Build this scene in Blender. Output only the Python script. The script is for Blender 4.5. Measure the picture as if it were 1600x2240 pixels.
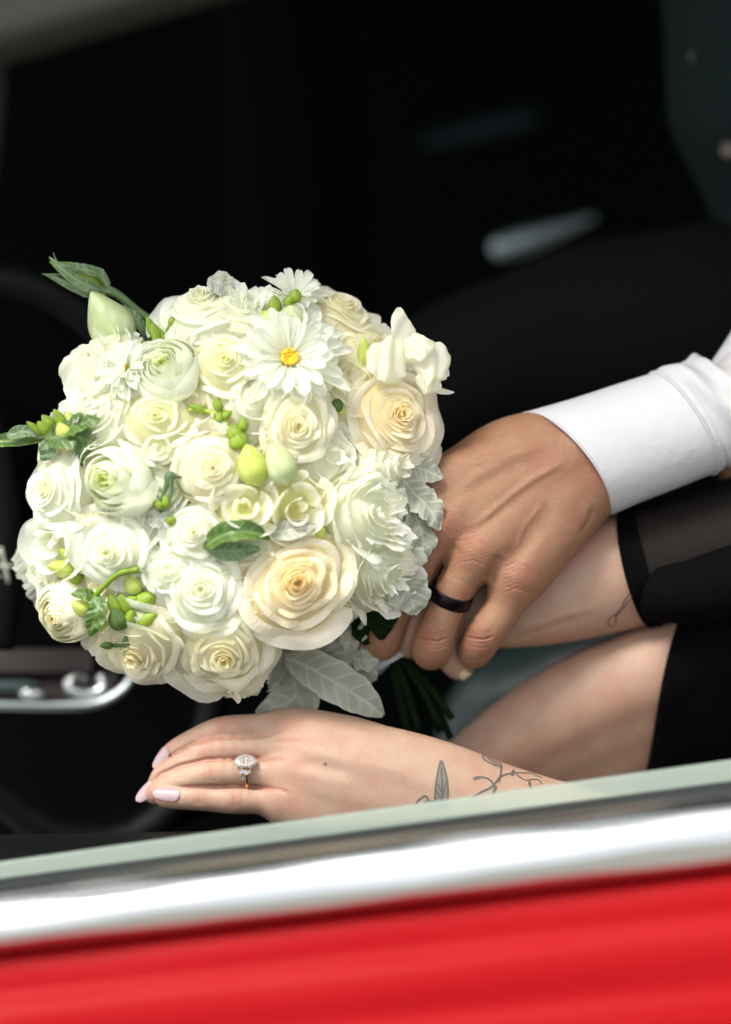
import bpy, math, random, time
import numpy as np
from mathutils import Vector, Matrix, noise as mnoise
from mathutils.bvhtree import BVHTree
T0 = time.time()
rng = random.Random(7)
R_ = math.radians
scn = bpy.context.scene
for o in list(bpy.data.objects):
    bpy.data.objects.remove(o)
# ------------------------------------------------------------------ camera
D = 2.0                      # metres to the plane of the hands
K = 1.2e-4                   # metres per photo pixel and metre of distance
S = D * K                    # metres per photo pixel at that plane
pitch, roll = R_(20), R_(7)
R0 = np.array([1, 0, 0.]); F_ = np.array([0, math.cos(pitch), -math.sin(pitch)])
U0 = np.array([0, math.sin(pitch), math.cos(pitch)])
Rv = math.cos(roll) * R0 - math.sin(roll) * U0
Uv = math.sin(roll) * R0 + math.cos(roll) * U0
FOCUS = np.array([0, 0, 1.0])
C = FOCUS - F_ * D
cam_d = bpy.data.cameras.new('camera'); cam = bpy.data.objects.new('camera', cam_d)
scn.collection.objects.link(cam); scn.camera = cam
cam.matrix_world = Matrix(((Rv[0], Uv[0], -F_[0], C[0]), (Rv[1], Uv[1], -F_[1], C[1]), (Rv[2], Uv[2], -F_[2], C[2]), (0, 0, 0, 1)))
cam_d.sensor_fit = 'VERTICAL'; cam_d.sensor_height = 36; cam_d.lens = 36 / (2240 * K)
cam_d.clip_start = 0.05; cam_d.clip_end = 500
cam_d.dof.use_dof = True; cam_d.dof.focus_distance = D - 0.03
cam_d.dof.aperture_fstop = cam_d.lens / 60.0
# ------------------------------------------------------------------ world and sun
def cdir(r, u, f):
    v = Rv * r + Uv * u + F_ * f
    return v / np.linalg.norm(v)
to_sun = cdir(-0.50, 0.98, -0.66)
el = math.asin(to_sun[2]); az = math.atan2(to_sun[0], to_sun[1])
w = bpy.data.worlds.new('World'); scn.world = w; w.use_nodes = True
nt = w.node_tree; bg = nt.nodes['Background']
sky = nt.nodes.new('ShaderNodeTexSky'); sky.sky_type = 'NISHITA'; sky.sun_disc = False
sky.sun_elevation = el; sky.sun_rotation = az; sky.dust_density = 4.0; sky.air_density = 1.0; sky.ozone_density = 1.0
hs = nt.nodes.new('ShaderNodeHueSaturation'); hs.inputs['Saturation'].default_value = 0.2
nt.links.new(sky.outputs[0], hs.inputs['Color']); nt.links.new(hs.outputs[0], bg.inputs[0])
bg.inputs[1].default_value = 0.12
sd = bpy.data.lights.new('sun', 'SUN'); sun = bpy.data.objects.new('sun', sd); scn.collection.objects.link(sun)
sd.energy = 1.5; sd.angle = R_(20); sd.color = (1.0, 0.96, 0.88)
sun.rotation_euler = Vector(-to_sun).to_track_quat('-Z', 'Y').to_euler(); sun.location = Vector(FOCUS + to_sun * 5)
vs = scn.view_settings; vs.view_transform = 'Standard'; vs.look = 'None'; vs.exposure = 1.58; vs.gamma = 1
scn.render.engine = 'CYCLES'; scn.cycles.use_denoising = True
scn.cycles.max_bounces = 8; scn.cycles.transparent_max_bounces = 12; scn.cycles.sample_clamp_indirect = 6
# ------------------------------------------------------------------ helpers
def W(P):
    """photo pixel x, -y and height h toward the camera (in pixels of the focus plane) -> metres in the scene"""
    P = np.asarray(P, dtype=np.float64).reshape(-1, 3)
    z = D - P[:, 2] * S
    X = (P[:, 0] - 800) * K * z
    Y = (P[:, 1] + 1120) * K * z
    return C + X[:, None] * Rv + Y[:, None] * Uv + z[:, None] * F_
def q(px, py, h): return np.array([px, -py, h], dtype=float)
ORG = {}
def tag(o, label=None, cat=None, group=None, kind=None):
    if label: o['label'] = label
    if cat: o['category'] = cat
    if group: o['group'] = group
    if kind: o['kind'] = kind
    return o
def place(o, world, parent):
    ORG[o.name] = np.array(world, dtype=float)
    if parent is not None:
        o.parent = parent; o.location = Vector(ORG[o.name] - ORG[parent.name])
    else:
        o.location = Vector(ORG[o.name])
    return o
def empty(name, p, parent=None):
    o = bpy.data.objects.new(name, None); o.empty_display_size = 0.02; scn.collection.objects.link(o)
    return place(o, W([p])[0], parent)
def mesh_obj(name, V, Fc, mat, parent=None, smooth=True, attrs=None, origin=None, world=False):
    V = np.asarray(V, dtype=np.float64)
    Wd = V if world else W(V)
    org = Wd.mean(0) if origin is None else np.array(origin)
    me = bpy.data.meshes.new(name)
    if isinstance(Fc, np.ndarray) and Fc.ndim == 2:
        n = Fc.shape[1]
        me.vertices.add(len(Wd)); me.vertices.foreach_set('co', (Wd - org).astype(np.float32).ravel())
        me.loops.add(Fc.size); me.loops.foreach_set('vertex_index', Fc.astype(np.int32).ravel())
        me.polygons.add(len(Fc)); me.polygons.foreach_set('loop_start', np.arange(0, Fc.size, n, dtype=np.int32))
        me.update(calc_edges=True)
    else:
        me.from_pydata((Wd - org).tolist(), [], [list(f) for f in Fc]); me.update()
    if smooth: me.polygons.foreach_set('use_smooth', np.ones(len(me.polygons), dtype=bool))
    for k, a in (attrs or {}).items():
        at = me.attributes.new(k, 'FLOAT', 'POINT'); at.data.foreach_set('value', np.asarray(a, dtype=np.float32))
    if mat: me.materials.append(mat)
    o = bpy.data.objects.new(name, me); scn.collection.objects.link(o)
    return place(o, org, parent)
class MB:
    def __init__(s): s.V = []; s.F = []; s.A = {}; s.n = 0
    def add(s, V, F, **at):
        V = np.asarray(V, float); F = np.asarray(F, int)
        s.V.append(V); s.F.append(F + s.n); s.n += len(V)
        for k in set(list(at) + list(s.A)):
            s.A.setdefault(k, [np.zeros(s.n - len(V))] if s.n > len(V) else [])
            s.A[k].append(np.asarray(at[k], float) if k in at else np.zeros(len(V)))
        return s
    def build(s, name, mat, parent=None, **kw):
        V = np.vstack(s.V)
        if all(f.shape[1] == 4 for f in s.F): F = np.vstack(s.F)
        else: F = [list(r) for f in s.F for r in f]
        at = {k: np.concatenate(a) for k, a in s.A.items()}
        return mesh_obj(name, V, F, mat, parent, attrs=at, **kw)
def gridfaces(nu, nv, closed=False):
    """vertex index = j*nu+i, i across (nu), j along (nv)"""
    i = np.arange(nu if closed else nu - 1); j = np.arange(nv - 1)
    I, J = np.meshgrid(i, j); I = I.ravel(); J = J.ravel(); I2 = (I + 1) % nu
    return np.stack([J * nu + I, J * nu + I2, (J + 1) * nu + I2, (J + 1) * nu + I], 1)
def catmull(P, n):
    P = np.asarray(P, float); m = len(P)
    if m < 3:
        t = np.linspace(0, 1, n)[:, None]; return P[0] * (1 - t) + P[-1] * t
    Q = np.vstack([2 * P[0] - P[1], P, 2 * P[-1] - P[-2]])
    out = []
    for t in np.linspace(0, m - 1 - 1e-6, n):
        i = int(t); f = t - i; a, b, c, d = Q[i:i + 4]
        out.append(0.5 * ((2 * b) + (-a + c) * f + (2 * a - 5 * b + 4 * c - d) * f * f + (-a + 3 * b - 3 * c + d) * f ** 3))
    return np.array(out)
def unit(v): return v / (np.linalg.norm(v) + 1e-9)
def tube(pts, n=16, seg=10, flat=1.0, fdir=None):
    """pts: (px,py,h,r)"""
    P = catmull([[a[0], -a[1], a[2], a[3]] for a in pts], n)
    X = P[:, :3]; T = np.gradient(X, axis=0)
    V = []; ref = np.array([0.1, 0.2, 1.0])
    for k in range(n):
        t = unit(T[k]); a = unit(np.cross(t, ref)); b = np.cross(a, t)
        th = np.linspace(0, 2 * math.pi, seg, endpoint=False)[:, None]
        V.append(X[k] + P[k, 3] * (np.cos(th) * a + flat * np.sin(th) * b))
    V = np.vstack(V); F = gridfaces(seg, n, True)
    # caps as pole fans made of quads
    V = np.vstack([V, X[0], X[-1]]); c0 = len(V) - 2
    caps = []
    for i in range(0, seg, 2):
        caps.append([c0, (i + 2) % seg, (i + 1) % seg, i])
        o = (n - 1) * seg; caps.append([c0 + 1, o + i, o + (i + 1) % seg, o + (i + 2) % seg])
    return V, np.vstack([F, np.array(caps)])
# ------------------------------------------------------------------ materials
def nodes(name):
    m = bpy.data.materials.new(name); m.use_nodes = True
    return m, m.node_tree, m.node_tree.nodes['Principled BSDF']
def NN(t, typ, **kw):
    n = t.nodes.new(typ)
    for k, v in kw.items(): setattr(n, k, v)
    return n
def plain(name, col, rough=0.5, metal=0.0, spec=0.5, coat=0.0, bump=None, var=0.0, vscale=60):
    m, t, b = nodes(name)
    b.inputs['Base Color'].default_value = (*col, 1); b.inputs['Roughness'].default_value = rough
    b.inputs['Metallic'].default_value = metal; b.inputs['Specular IOR Level'].default_value = spec
    b.inputs['Coat Weight'].default_value = coat; b.inputs['Coat Roughness'].default_value = 0.05
    tc = NN(t, 'ShaderNodeTexCoord')
    if var:
        n = NN(t, 'ShaderNodeTexNoise'); n.inputs['Scale'].default_value = vscale; n.inputs['Detail'].default_value = 4
        mx = NN(t, 'ShaderNodeMix', data_type='RGBA')
        mx.inputs['A'].default_value = (*[c * (1 - var) for c in col], 1); mx.inputs['B'].default_value = (*[min(1, c * (1 + var)) for c in col], 1)
        t.links.new(tc.outputs['Object'], n.inputs['Vector']); t.links.new(n.outputs['Fac'], mx.inputs['Factor']); t.links.new(mx.outputs['Result'], b.inputs['Base Color'])
    if bump:
        n = NN(t, 'ShaderNodeTexNoise'); n.inputs['Scale'].default_value = bump[0]; n.inputs['Detail'].default_value = 5
        bp = NN(t, 'ShaderNodeBump'); bp.inputs['Strength'].default_value = bump[1]; bp.inputs['Distance'].default_value = bump[2]
        t.links.new(tc.outputs['Object'], n.inputs['Vector']); t.links.new(n.outputs['Fac'], bp.inputs['Height']); t.links.new(bp.outputs[0], b.inputs['Normal'])
    return m
def ramp(t, pos):
    r = NN(t, 'ShaderNodeValToRGB'); e = r.color_ramp.elements
    while len(e) < len(pos): e.new(0.5)
    for k, (p, c) in enumerate(pos):
        e[k].position = p; e[k].color = (*c, 1)
    return r
def petal_mat(name, base, mid, tipc, trans=0.56, rough=0.5):
    """colour runs from the warm heart (heart=1) to the pale outer rim (heart=0)"""
    m, t, b = nodes(name)
    at = NN(t, 'ShaderNodeAttribute', attribute_name='heart')
    tc = NN(t, 'ShaderNodeTexCoord')
    nz = NN(t, 'ShaderNodeTexNoise'); nz.inputs['Scale'].default_value = 90; nz.inputs['Detail'].default_value = 3
    t.links.new(tc.outputs['Object'], nz.inputs['Vector'])
    ma = NN(t, 'ShaderNodeMath', operation='MULTIPLY_ADD'); ma.inputs[1].default_value = 0.28; ma.inputs[2].default_value = -0.14
    t.links.new(nz.outputs['Fac'], ma.inputs[0])
    ad = NN(t, 'ShaderNodeMath', operation='ADD'); t.links.new(at.outputs['Fac'], ad.inputs[0]); t.links.new(ma.outputs[0], ad.inputs[1])
    r = ramp(t, [(0.05, tipc), (0.5, mid), (1.0, base)]); t.links.new(ad.outputs[0], r.inputs[0])
    t.links.new(r.outputs[0], b.inputs['Base Color'])
    b.inputs['Roughness'].default_value = rough; b.inputs['Specular IOR Level'].default_value = 0.25
    b.inputs['Sheen Weight'].default_value = 0.1
    n2 = NN(t, 'ShaderNodeTexNoise'); n2.inputs['Scale'].default_value = 420; n2.inputs['Detail'].default_value = 3
    t.links.new(tc.outputs['Object'], n2.inputs['Vector'])
    pa = NN(t, 'ShaderNodeAttribute', attribute_name='pu'); pm = NN(t, 'ShaderNodeMath', operation='MULTIPLY_ADD'); pm.inputs[1].default_value = 120.0
    pn = NN(t, 'ShaderNodeMath', operation='MULTIPLY'); pn.inputs[1].default_value = 9.0; t.links.new(nz.outputs['Fac'], pn.inputs[0]); t.links.new(pa.outputs['Fac'], pm.inputs[0]); t.links.new(pn.outputs[0], pm.inputs[2])
    ps = NN(t, 'ShaderNodeMath', operation='SINE'); t.links.new(pm.outputs[0], ps.inputs[0])
    pp = NN(t, 'ShaderNodeMath', operation='MULTIPLY_ADD'); pp.inputs[1].default_value = 0.35; t.links.new(ps.outputs[0], pp.inputs[0]); t.links.new(n2.outputs['Fac'], pp.inputs[2])
    bp = NN(t, 'ShaderNodeBump'); bp.inputs['Strength'].default_value = 0.3; bp.inputs['Distance'].default_value = 0.0005
    t.links.new(pp.outputs[0], bp.inputs['Height']); t.links.new(bp.outputs[0], b.inputs['Normal'])
    tr = NN(t, 'ShaderNodeBsdfTranslucent'); tm = NN(t, 'ShaderNodeMix', data_type='RGBA', blend_type='MULTIPLY'); tm.inputs['Factor'].default_value = 1; tm.inputs['B'].default_value = (1.0, 0.99, 0.86, 1)
    t.links.new(r.outputs[0], tm.inputs['A']); t.links.new(tm.outputs['Result'], tr.inputs['Color'])
    mx = NN(t, 'ShaderNodeMixShader'); mx.inputs[0].default_value = trans
    out = t.nodes['Material Output']
    t.links.new(b.outputs[0], mx.inputs[1]); t.links.new(tr.outputs[0], mx.inputs[2]); t.links.new(mx.outputs[0], out.inputs['Surface'])
    return m
M = {}
M['peach'] = petal_mat('peach_cream_petal', (0.97, 0.74, 0.32), (0.96, 0.87, 0.60), (0.95, 0.92, 0.80))
M['cream'] = petal_mat('cream_petal', (0.95, 0.84, 0.50), (0.95, 0.92, 0.72), (0.95, 0.95, 0.84))
M['white'] = petal_mat('white_petal', (0.92, 0.94, 0.66), (0.94, 0.96, 0.86), (0.94, 0.965, 0.925))
M['green_eye'] = petal_mat('green_eyed_petal', (0.66, 0.80, 0.26), (0.92, 0.95, 0.76), (0.94, 0.965, 0.91))
M['freesia'] = petal_mat('freesia_petal', (0.90, 0.88, 0.34), (0.94, 0.93, 0.68), (0.95, 0.95, 0.88))
M['daisy_disc'] = plain('daisy_disc', (0.85, 0.55, 0.03), 0.6, var=0.3, vscale=600)
def leaf_mat(name, c0, c1, vein, rough=0.5, trans=0.2, bump=0.3, fuzz=0.0):
    m, t, b = nodes(name)
    tc = NN(t, 'ShaderNodeTexCoord'); nz = NN(t, 'ShaderNodeTexNoise'); nz.inputs['Scale'].default_value = 70; nz.inputs['Detail'].default_value = 5
    t.links.new(tc.outputs['Object'], nz.inputs['Vector'])
    r = ramp(t, [(0.3, c0), (0.7, c1)]); t.links.new(nz.outputs['Fac'], r.inputs[0])
    at = NN(t, 'ShaderNodeAttribute', attribute_name='vein')
    mx = NN(t, 'ShaderNodeMix', data_type='RGBA'); mx.inputs['B'].default_value = (*vein, 1)
    t.links.new(at.outputs['Fac'], mx.inputs['Factor']); t.links.new(r.outputs[0], mx.inputs['A']); t.links.new(mx.outputs['Result'], b.inputs['Base Color'])
    b.inputs['Roughness'].default_value = rough; b.inputs['Sheen Weight'].default_value = fuzz
    n2 = NN(t, 'ShaderNodeTexNoise'); n2.inputs['Scale'].default_value = 500
    t.links.new(tc.outputs['Object'], n2.inputs['Vector'])
    bp = NN(t, 'ShaderNodeBump'); bp.inputs['Strength'].default_value = bump; bp.inputs['Distance'].default_value = 0.0004
    t.links.new(n2.outputs['Fac'], bp.inputs['Height']); t.links.new(bp.outputs[0], b.inputs['Normal'])
    tr = NN(t, 'ShaderNodeBsdfTranslucent'); t.links.new(mx.outputs['Result'], tr.inputs['Color'])
    ms = NN(t, 'ShaderNodeMixShader'); ms.inputs[0].default_value = trans
    t.links.new(b.outputs[0], ms.inputs[1]); t.links.new(tr.outputs[0], ms.inputs[2]); t.links.new(ms.outputs[0], t.nodes['Material Output'].inputs['Surface'])
    return m
M['silver_leaf'] = leaf_mat('silver_leaf', (0.25, 0.265, 0.20), (0.34, 0.35, 0.275), (0.48, 0.49, 0.40), 0.8, 0.1, 0.5, 0.4)
M['green_leaf'] = leaf_mat('green_leaf', (0.04, 0.10, 0.016), (0.085, 0.165, 0.028), (0.16, 0.25, 0.06), 0.4)
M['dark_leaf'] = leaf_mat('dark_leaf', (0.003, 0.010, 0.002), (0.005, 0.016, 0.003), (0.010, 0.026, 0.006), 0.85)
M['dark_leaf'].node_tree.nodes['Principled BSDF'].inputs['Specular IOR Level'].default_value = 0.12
M['bud_green'] = leaf_mat('bud_green', (0.12, 0.23, 0.012), (0.25, 0.36, 0.022), (0.36, 0.46, 0.06), 0.5, 0.15)
M['bud_yellow'] = leaf_mat('bud_yellow', (0.45, 0.55, 0.06), (0.62, 0.70, 0.15), (0.75, 0.80, 0.35), 0.4, 0.25)
M['bud_pale'] = leaf_mat('bud_pale', (0.45, 0.56, 0.24), (0.60, 0.68, 0.36), (0.80, 0.84, 0.60), 0.4, 0.25)
M['sage'] = leaf_mat('sage_sepal', (0.07, 0.13, 0.055), (0.12, 0.20, 0.08), (0.20, 0.29, 0.15), 0.5, 0.15)
def skin_mat(name, base, red, dark, sss=0.12, rough_bump=0.7):
    m, t, b = nodes(name)
    tc = NN(t, 'ShaderNodeTexCoord')
    n1 = NN(t, 'ShaderNodeTexNoise'); n1.inputs['Scale'].default_value = 75; n1.inputs['Detail'].default_value = 6; n1.inputs['Roughness'].default_value = 0.6
    t.links.new(tc.outputs['Object'], n1.inputs['Vector'])
    r = ramp(t, [(0.32, tuple(a * .5 + c * .5 for a, c in zip(base, red))), (0.55, base), (0.75, tuple(min(1, c * 1.1) for c in base))])
    t.links.new(n1.outputs['Fac'], r.inputs[0])
    a1 = NN(t, 'ShaderNodeAttribute', attribute_name='red'); a2 = NN(t, 'ShaderNodeAttribute', attribute_name='dark')
    m1 = NN(t, 'ShaderNodeMix', data_type='RGBA'); m1.inputs['B'].default_value = (*red, 1)
    t.links.new(a1.outputs['Fac'], m1.inputs['Factor']); t.links.new(r.outputs[0], m1.inputs['A'])
    m2 = NN(t, 'ShaderNodeMix', data_type='RGBA'); m2.inputs['B'].default_value = (*dark, 1)
    t.links.new(a2.outputs['Fac'], m2.inputs['Factor']); t.links.new(m1.outputs['Result'], m2.inputs['A'])
    # pores and freckles
    vo = NN(t, 'ShaderNodeTexVoronoi'); vo.inputs['Scale'].default_value = 260; vo.inputs['Randomness'].default_value = 1
    t.links.new(tc.outputs['Object'], vo.inputs['Vector'])
    rr = ramp(t, [(0.0, (0.45,) * 3), (0.16, (0.0,) * 3)]); t.links.new(vo.outputs['Distance'], rr.inputs[0])
    m3 = NN(t, 'ShaderNodeMix', data_type='RGBA'); m3.inputs['B'].default_value = (*[a * .55 for a in red], 1)
    t.links.new(rr.outputs[0], m3.inputs['Factor']); t.links.new(m2.outputs['Result'], m3.inputs['A'])
    t.links.new(m3.outputs['Result'], b.inputs['Base Color'])
    b.inputs['Roughness'].default_value = 0.5; b.inputs['Specular IOR Level'].default_value = 0.4
    b.inputs['Subsurface Weight'].default_value = sss; b.inputs['Subsurface Radius'].default_value = (1.0, 0.35, 0.2); b.inputs['Subsurface Scale'].default_value = 0.0025
    v1 = NN(t, 'ShaderNodeTexVoronoi', feature='DISTANCE_TO_EDGE'); v1.inputs['Scale'].default_value = 620
    mp = NN(t, 'ShaderNodeMapping'); mp.inputs['Scale'].default_value = (1, 1.0, 1.7); mp.inputs['Rotation'].default_value = (0.3, 0.5, 0.4)
    n3 = NN(t, 'ShaderNodeTexNoise'); n3.inputs['Scale'].default_value = 150; n3.inputs['Detail'].default_value = 6
    t.links.new(tc.outputs['Object'], mp.inputs['Vector']); t.links.new(mp.outputs[0], v1.inputs['Vector']); t.links.new(tc.outputs['Object'], n3.inputs['Vector'])
    mn = NN(t, 'ShaderNodeMath', operation='MINIMUM'); mn.inputs[1].default_value = 0.2; t.links.new(v1.outputs['Distance'], mn.inputs[0])
    ad = NN(t, 'ShaderNodeMath', operation='MULTIPLY_ADD'); ad.inputs[1].default_value = 1.2; t.links.new(mn.outputs[0], ad.inputs[0]); t.links.new(n3.outputs['Fac'], ad.inputs[2])
    bp = NN(t, 'ShaderNodeBump'); bp.inputs['Strength'].default_value = rough_bump; bp.inputs['Distance'].default_value = 0.0009
    t.links.new(ad.outputs[0], bp.inputs['Height']); t.links.new(bp.outputs[0], b.inputs['Normal'])
    return m
M['skin_tan'] = skin_mat('tan_skin', (0.285, 0.150, 0.084), (0.28, 0.100, 0.062), (0.14, 0.06, 0.035), 0.12, 0.6)
M['skin_fair'] = skin_mat('fair_skin', (0.40, 0.265, 0.185), (0.39, 0.175, 0.125), (0.24, 0.12, 0.08), 0.15, 0.32)
M['nail_pink'] = plain('pink_nail_polish', (0.37, 0.265, 0.275), 0.2, spec=0.5, coat=0.4)
M['nail_bare'] = plain('bare_nail', (0.62, 0.40, 0.32), 0.3)
M['ink'] = plain('tattoo_ink', (0.085, 0.085, 0.078), 0.6)
M['ink_soft'] = plain('tattoo_shading', (0.17, 0.145, 0.11), 0.6)
M['ink_dark'] = plain('tattoo_line_dark', (0.03, 0.035, 0.035), 0.6)
M['shirt'] = plain('white_shirt_cotton', (0.48, 0.48, 0.49), 0.75, spec=0.2, bump=(160, 0.5, 0.0012))
M['black_ring'] = plain('black_violet_metal', (0.010, 0.008, 0.014), 0.3, metal=0.8)
M['gold'] = plain('gold', (0.85, 0.55, 0.22), 0.18, metal=1)
M['silver'] = plain('silver', (0.85, 0.85, 0.82), 0.15, metal=1)
m, t, b = nodes('diamond'); b.inputs['Transmission Weight'].default_value = 0.8; b.inputs['IOR'].default_value = 2.2; b.inputs['Roughness'].default_value = 0.0
b.inputs['Base Color'].default_value = (0.97, 0.96, 0.98, 1); M['diamond'] = m
M['chrome'] = plain('chrome', (0.56, 0.58, 0.575), 0.18, metal=1, bump=(12, 0.1, 0.002))
M['satin'] = plain('satin_metal', (0.42, 0.46, 0.46), 0.35, metal=1)
M['red'] = plain('red_car_paint', (0.245, 0.0011, 0.0028), 0.45, spec=0.06, coat=0.07)
M['rubber'] = plain('black_rubber', (0.018, 0.02, 0.022), 0.55)
M['black'] = plain('black_interior_vinyl', (0.0011, 0.0015, 0.0013), 0.9, spec=0.03)
M['leather'] = plain('black_leather', (0.0025, 0.0032, 0.003), 0.55, spec=0.14, bump=(500, 0.5, 0.0006))
M['teal'] = plain('dark_teal_vinyl', (0.022, 0.040, 0.038), 0.38, spec=0.5, bump=(300, 0.15, 0.0004))
M['vest'] = plain('dark_teal_wool', (0.008, 0.014, 0.014), 0.9, spec=0.1, bump=(700, 0.6, 0.0008))
M['trouser'] = plain('black_trouser_wool', (0.0065, 0.0075, 0.0073), 0.9, spec=0.05, bump=(600, 0.5, 0.0008))
M['dress'] = plain('black_dress_crepe', (0.0020, 0.0022, 0.0025), 0.9, spec=0.04, bump=(30, 0.6, 0.006))
M['horn'] = plain('brown_horn_button', (0.035, 0.025, 0.015), 0.3)
M['brown'] = plain('red_brown_wood_trim', (0.016, 0.005, 0.003), 0.5)
M['frame_paint'] = plain('grey_frame_paint', (0.020, 0.0205, 0.0185), 0.8, spec=0.06)
M['mark'] = plain('cream_marking', (0.45, 0.48, 0.38), 0.5)
M['ribbon'] = plain('white_satin_ribbon', (0.45, 0.47, 0.50), 0.35, spec=0.4)
M['stem_cut'] = plain('cut_stem', (0.50, 0.42, 0.26), 0.6)
M['pave'] = plain('pavement', (0.20, 0.19, 0.17), 0.9, var=0.2, vscale=3)
# clear greenish glass, its whitish sky reflection mixed in as diffuse colour
m, t, b = nodes('window_glass')
b.inputs['Base Color'].default_value = (0.54, 0.62, 0.54, 1); b.inputs['Roughness'].default_value = 0.25
tp = NN(t, 'ShaderNodeBsdfTransparent'); tp.inputs['Color'].default_value = (0.86, 0.95, 0.88, 1)
mx = NN(t, 'ShaderNodeMixShader'); mx.inputs[0].default_value = 0.40
t.links.new(tp.outputs[0], mx.inputs[1]); t.links.new(b.outputs[0], mx.inputs[2]); t.links.new(mx.outputs[0], t.nodes['Material Output'].inputs['Surface'])
M['glass'] = m
# sheer black net
m, t, b = nodes('sheer_black_net')
b.inputs['Base Color'].default_value = (0.006, 0.006, 0.006, 1); b.inputs['Roughness'].default_value = 0.8; b.inputs['Specular IOR Level'].default_value = 0.1
tc = NN(t, 'ShaderNodeTexCoord'); vo = NN(t, 'ShaderNodeTexVoronoi'); vo.inputs['Scale'].default_value = 2600; vo.inputs['Randomness'].default_value = 0.6
t.links.new(tc.outputs['Object'], vo.inputs['Vector'])
mr = NN(t, 'ShaderNodeMapRange'); mr.inputs['From Min'].default_value = 0.25; mr.inputs['From Max'].default_value = 0.55; mr.inputs['To Min'].default_value = 0.70; mr.inputs['To Max'].default_value = 0.90
t.links.new(vo.outputs['Distance'], mr.inputs['Value'])
tp = NN(t, 'ShaderNodeBsdfTransparent'); mx = NN(t, 'ShaderNodeMixShader')
t.links.new(mr.outputs[0], mx.inputs[0]); t.links.new(tp.outputs[0], mx.inputs[1]); t.links.new(b.outputs[0], mx.inputs[2]); t.links.new(mx.outputs[0], t.nodes['Material Output'].inputs['Surface'])
M['net'] = m
# ------------------------------------------------------------------ signed distance modelling of bodies
def smin(a, b, k):
    if k <= 0: return np.minimum(a, b)
    h = np.maximum(k - np.abs(a - b), 0) / k
    return np.minimum(a, b) - h * h * k * 0.25
class Field:
    def __init__(s, x0, x1, y0, y1, h0, h1, vox):
        s.v = vox
        s.x = np.arange(x0, x1 + vox, vox, dtype=np.float32); s.y = np.arange(-y1, -y0 + vox, vox, dtype=np.float32); s.h = np.arange(h0, h1 + vox, vox, dtype=np.float32)
        s.d = np.full((len(s.x), len(s.y), len(s.h)), 60.0, np.float32)
    def blank(s): return np.full_like(s.d, 60.0)
    def cone(s, f, a, b, k=0, stretch=None):
        """a,b = (px,py,h,r)"""
        m = 34 + max(a[3], b[3])
        A = np.array([a[0], -a[1], a[2]]); B = np.array([b[0], -b[1], b[2]])
        lo = np.minimum(A, B) - m; hi = np.maximum(A, B) + m
        i0, i1 = np.searchsorted(s.x, [lo[0], hi[0]]); j0, j1 = np.searchsorted(s.y, [lo[1], hi[1]]); k0, k1 = np.searchsorted(s.h, [lo[2], hi[2]])
        if i1 <= i0 or j1 <= j0 or k1 <= k0: return
        X = s.x[i0:i1, None, None] - A[0]; Y = s.y[None, j0:j1, None] - A[1]; H = s.h[None, None, k0:k1] - A[2]
        d = B - A; L2 = float(d @ d) + 1e-6
        t = np.clip((X * d[0] + Y * d[1] + H * d[2]) / L2, 0, 1)
        dist = np.sqrt((X - t * d[0]) ** 2 + (Y - t * d[1]) ** 2 + (H - t * d[2]) ** 2) - (a[3] + (b[3] - a[3]) * t)
        sub = f[i0:i1, j0:j1, k0:k1]; sub[...] = smin(sub, dist.astype(np.float32), k)
    def chain(s, f, pts, n=None, k=4):
        n = n or (len(pts) - 1) * 4 + 1
        P = catmull(pts, n)
        for a, b in zip(P[:-1], P[1:]): s.cone(f, a, b, k)
    def mesh(s):
        d = s.d; n = d.shape
        ins = d < 0
        c = [ins[a:n[0] - 1 + a, b:n[1] - 1 + b, e:n[2] - 1 + e] for a in (0, 1) for b in (0, 1) for e in (0, 1)]
        cnt = sum(x.astype(np.int8) for x in c)
        I, J, Kk = np.nonzero((cnt > 0) & (cnt < 8))
        cv = np.stack([d[I + a, J + b, Kk + e] for a in (0, 1) for b in (0, 1) for e in (0, 1)], 1)
        co = np.array([(a, b, e) for a in (0, 1) for b in (0, 1) for e in (0, 1)], float)
        acc = np.zeros((len(I), 3)); num = np.zeros(len(I))
        for p in range(8):
            for r in range(p + 1, 8):
                if np.abs(co[p] - co[r]).sum() != 1: continue
                u, v = cv[:, p], cv[:, r]; mk = (u < 0) != (v < 0)
                t = np.where(mk, u / np.where(mk, u - v, 1), 0)[:, None]
                acc += np.where(mk[:, None], co[p] + t * (co[r] - co[p]), 0); num += mk
        V = acc / num[:, None] + np.stack([I, J, Kk], 1)
        V = V * s.v + np.array([s.x[0], s.y[0], s.h[0]])
        idx = np.full((n[0] - 1, n[1] - 1, n[2] - 1), -1, np.int32); idx[I, J, Kk] = np.arange(len(I))
        Fs = []
        for ax in range(3):
            sl = [slice(0, n[i]) for i in range(3)]; s1 = list(sl); s2 = list(sl)
            s1[ax] = slice(0, n[ax] - 1); s2[ax] = slice(1, n[ax])
            a_, b_ = ins[tuple(s1)], ins[tuple(s2)]
            E = np.stack(np.nonzero(a_ != b_), 1); inside = a_[tuple(E.T)]
            o1, o2 = [(1, 2), (2, 0), (0, 1)][ax]
            ok = (E[:, o1] > 0) & (E[:, o2] > 0) & (E[:, o1] < n[o1] - 1) & (E[:, o2] < n[o2] - 1)
            E = E[ok]; inside = inside[ok]
            def at(d1, d2):
                Q = E.copy(); Q[:, o1] += d1; Q[:, o2] += d2; return idx[Q[:, 0], Q[:, 1], Q[:, 2]]
            Q4 = np.stack([at(-1, -1), at(0, -1), at(0, 0), at(-1, 0)], 1)
            Q4[~inside] = Q4[~inside][:, ::-1]; Fs.append(Q4)
        F = np.vstack(Fs); F = F[(F >= 0).all(1)]
        used = np.unique(F); mp = np.full(len(V), -1); mp[used] = np.arange(len(used))
        return V[used], mp[F]
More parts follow.
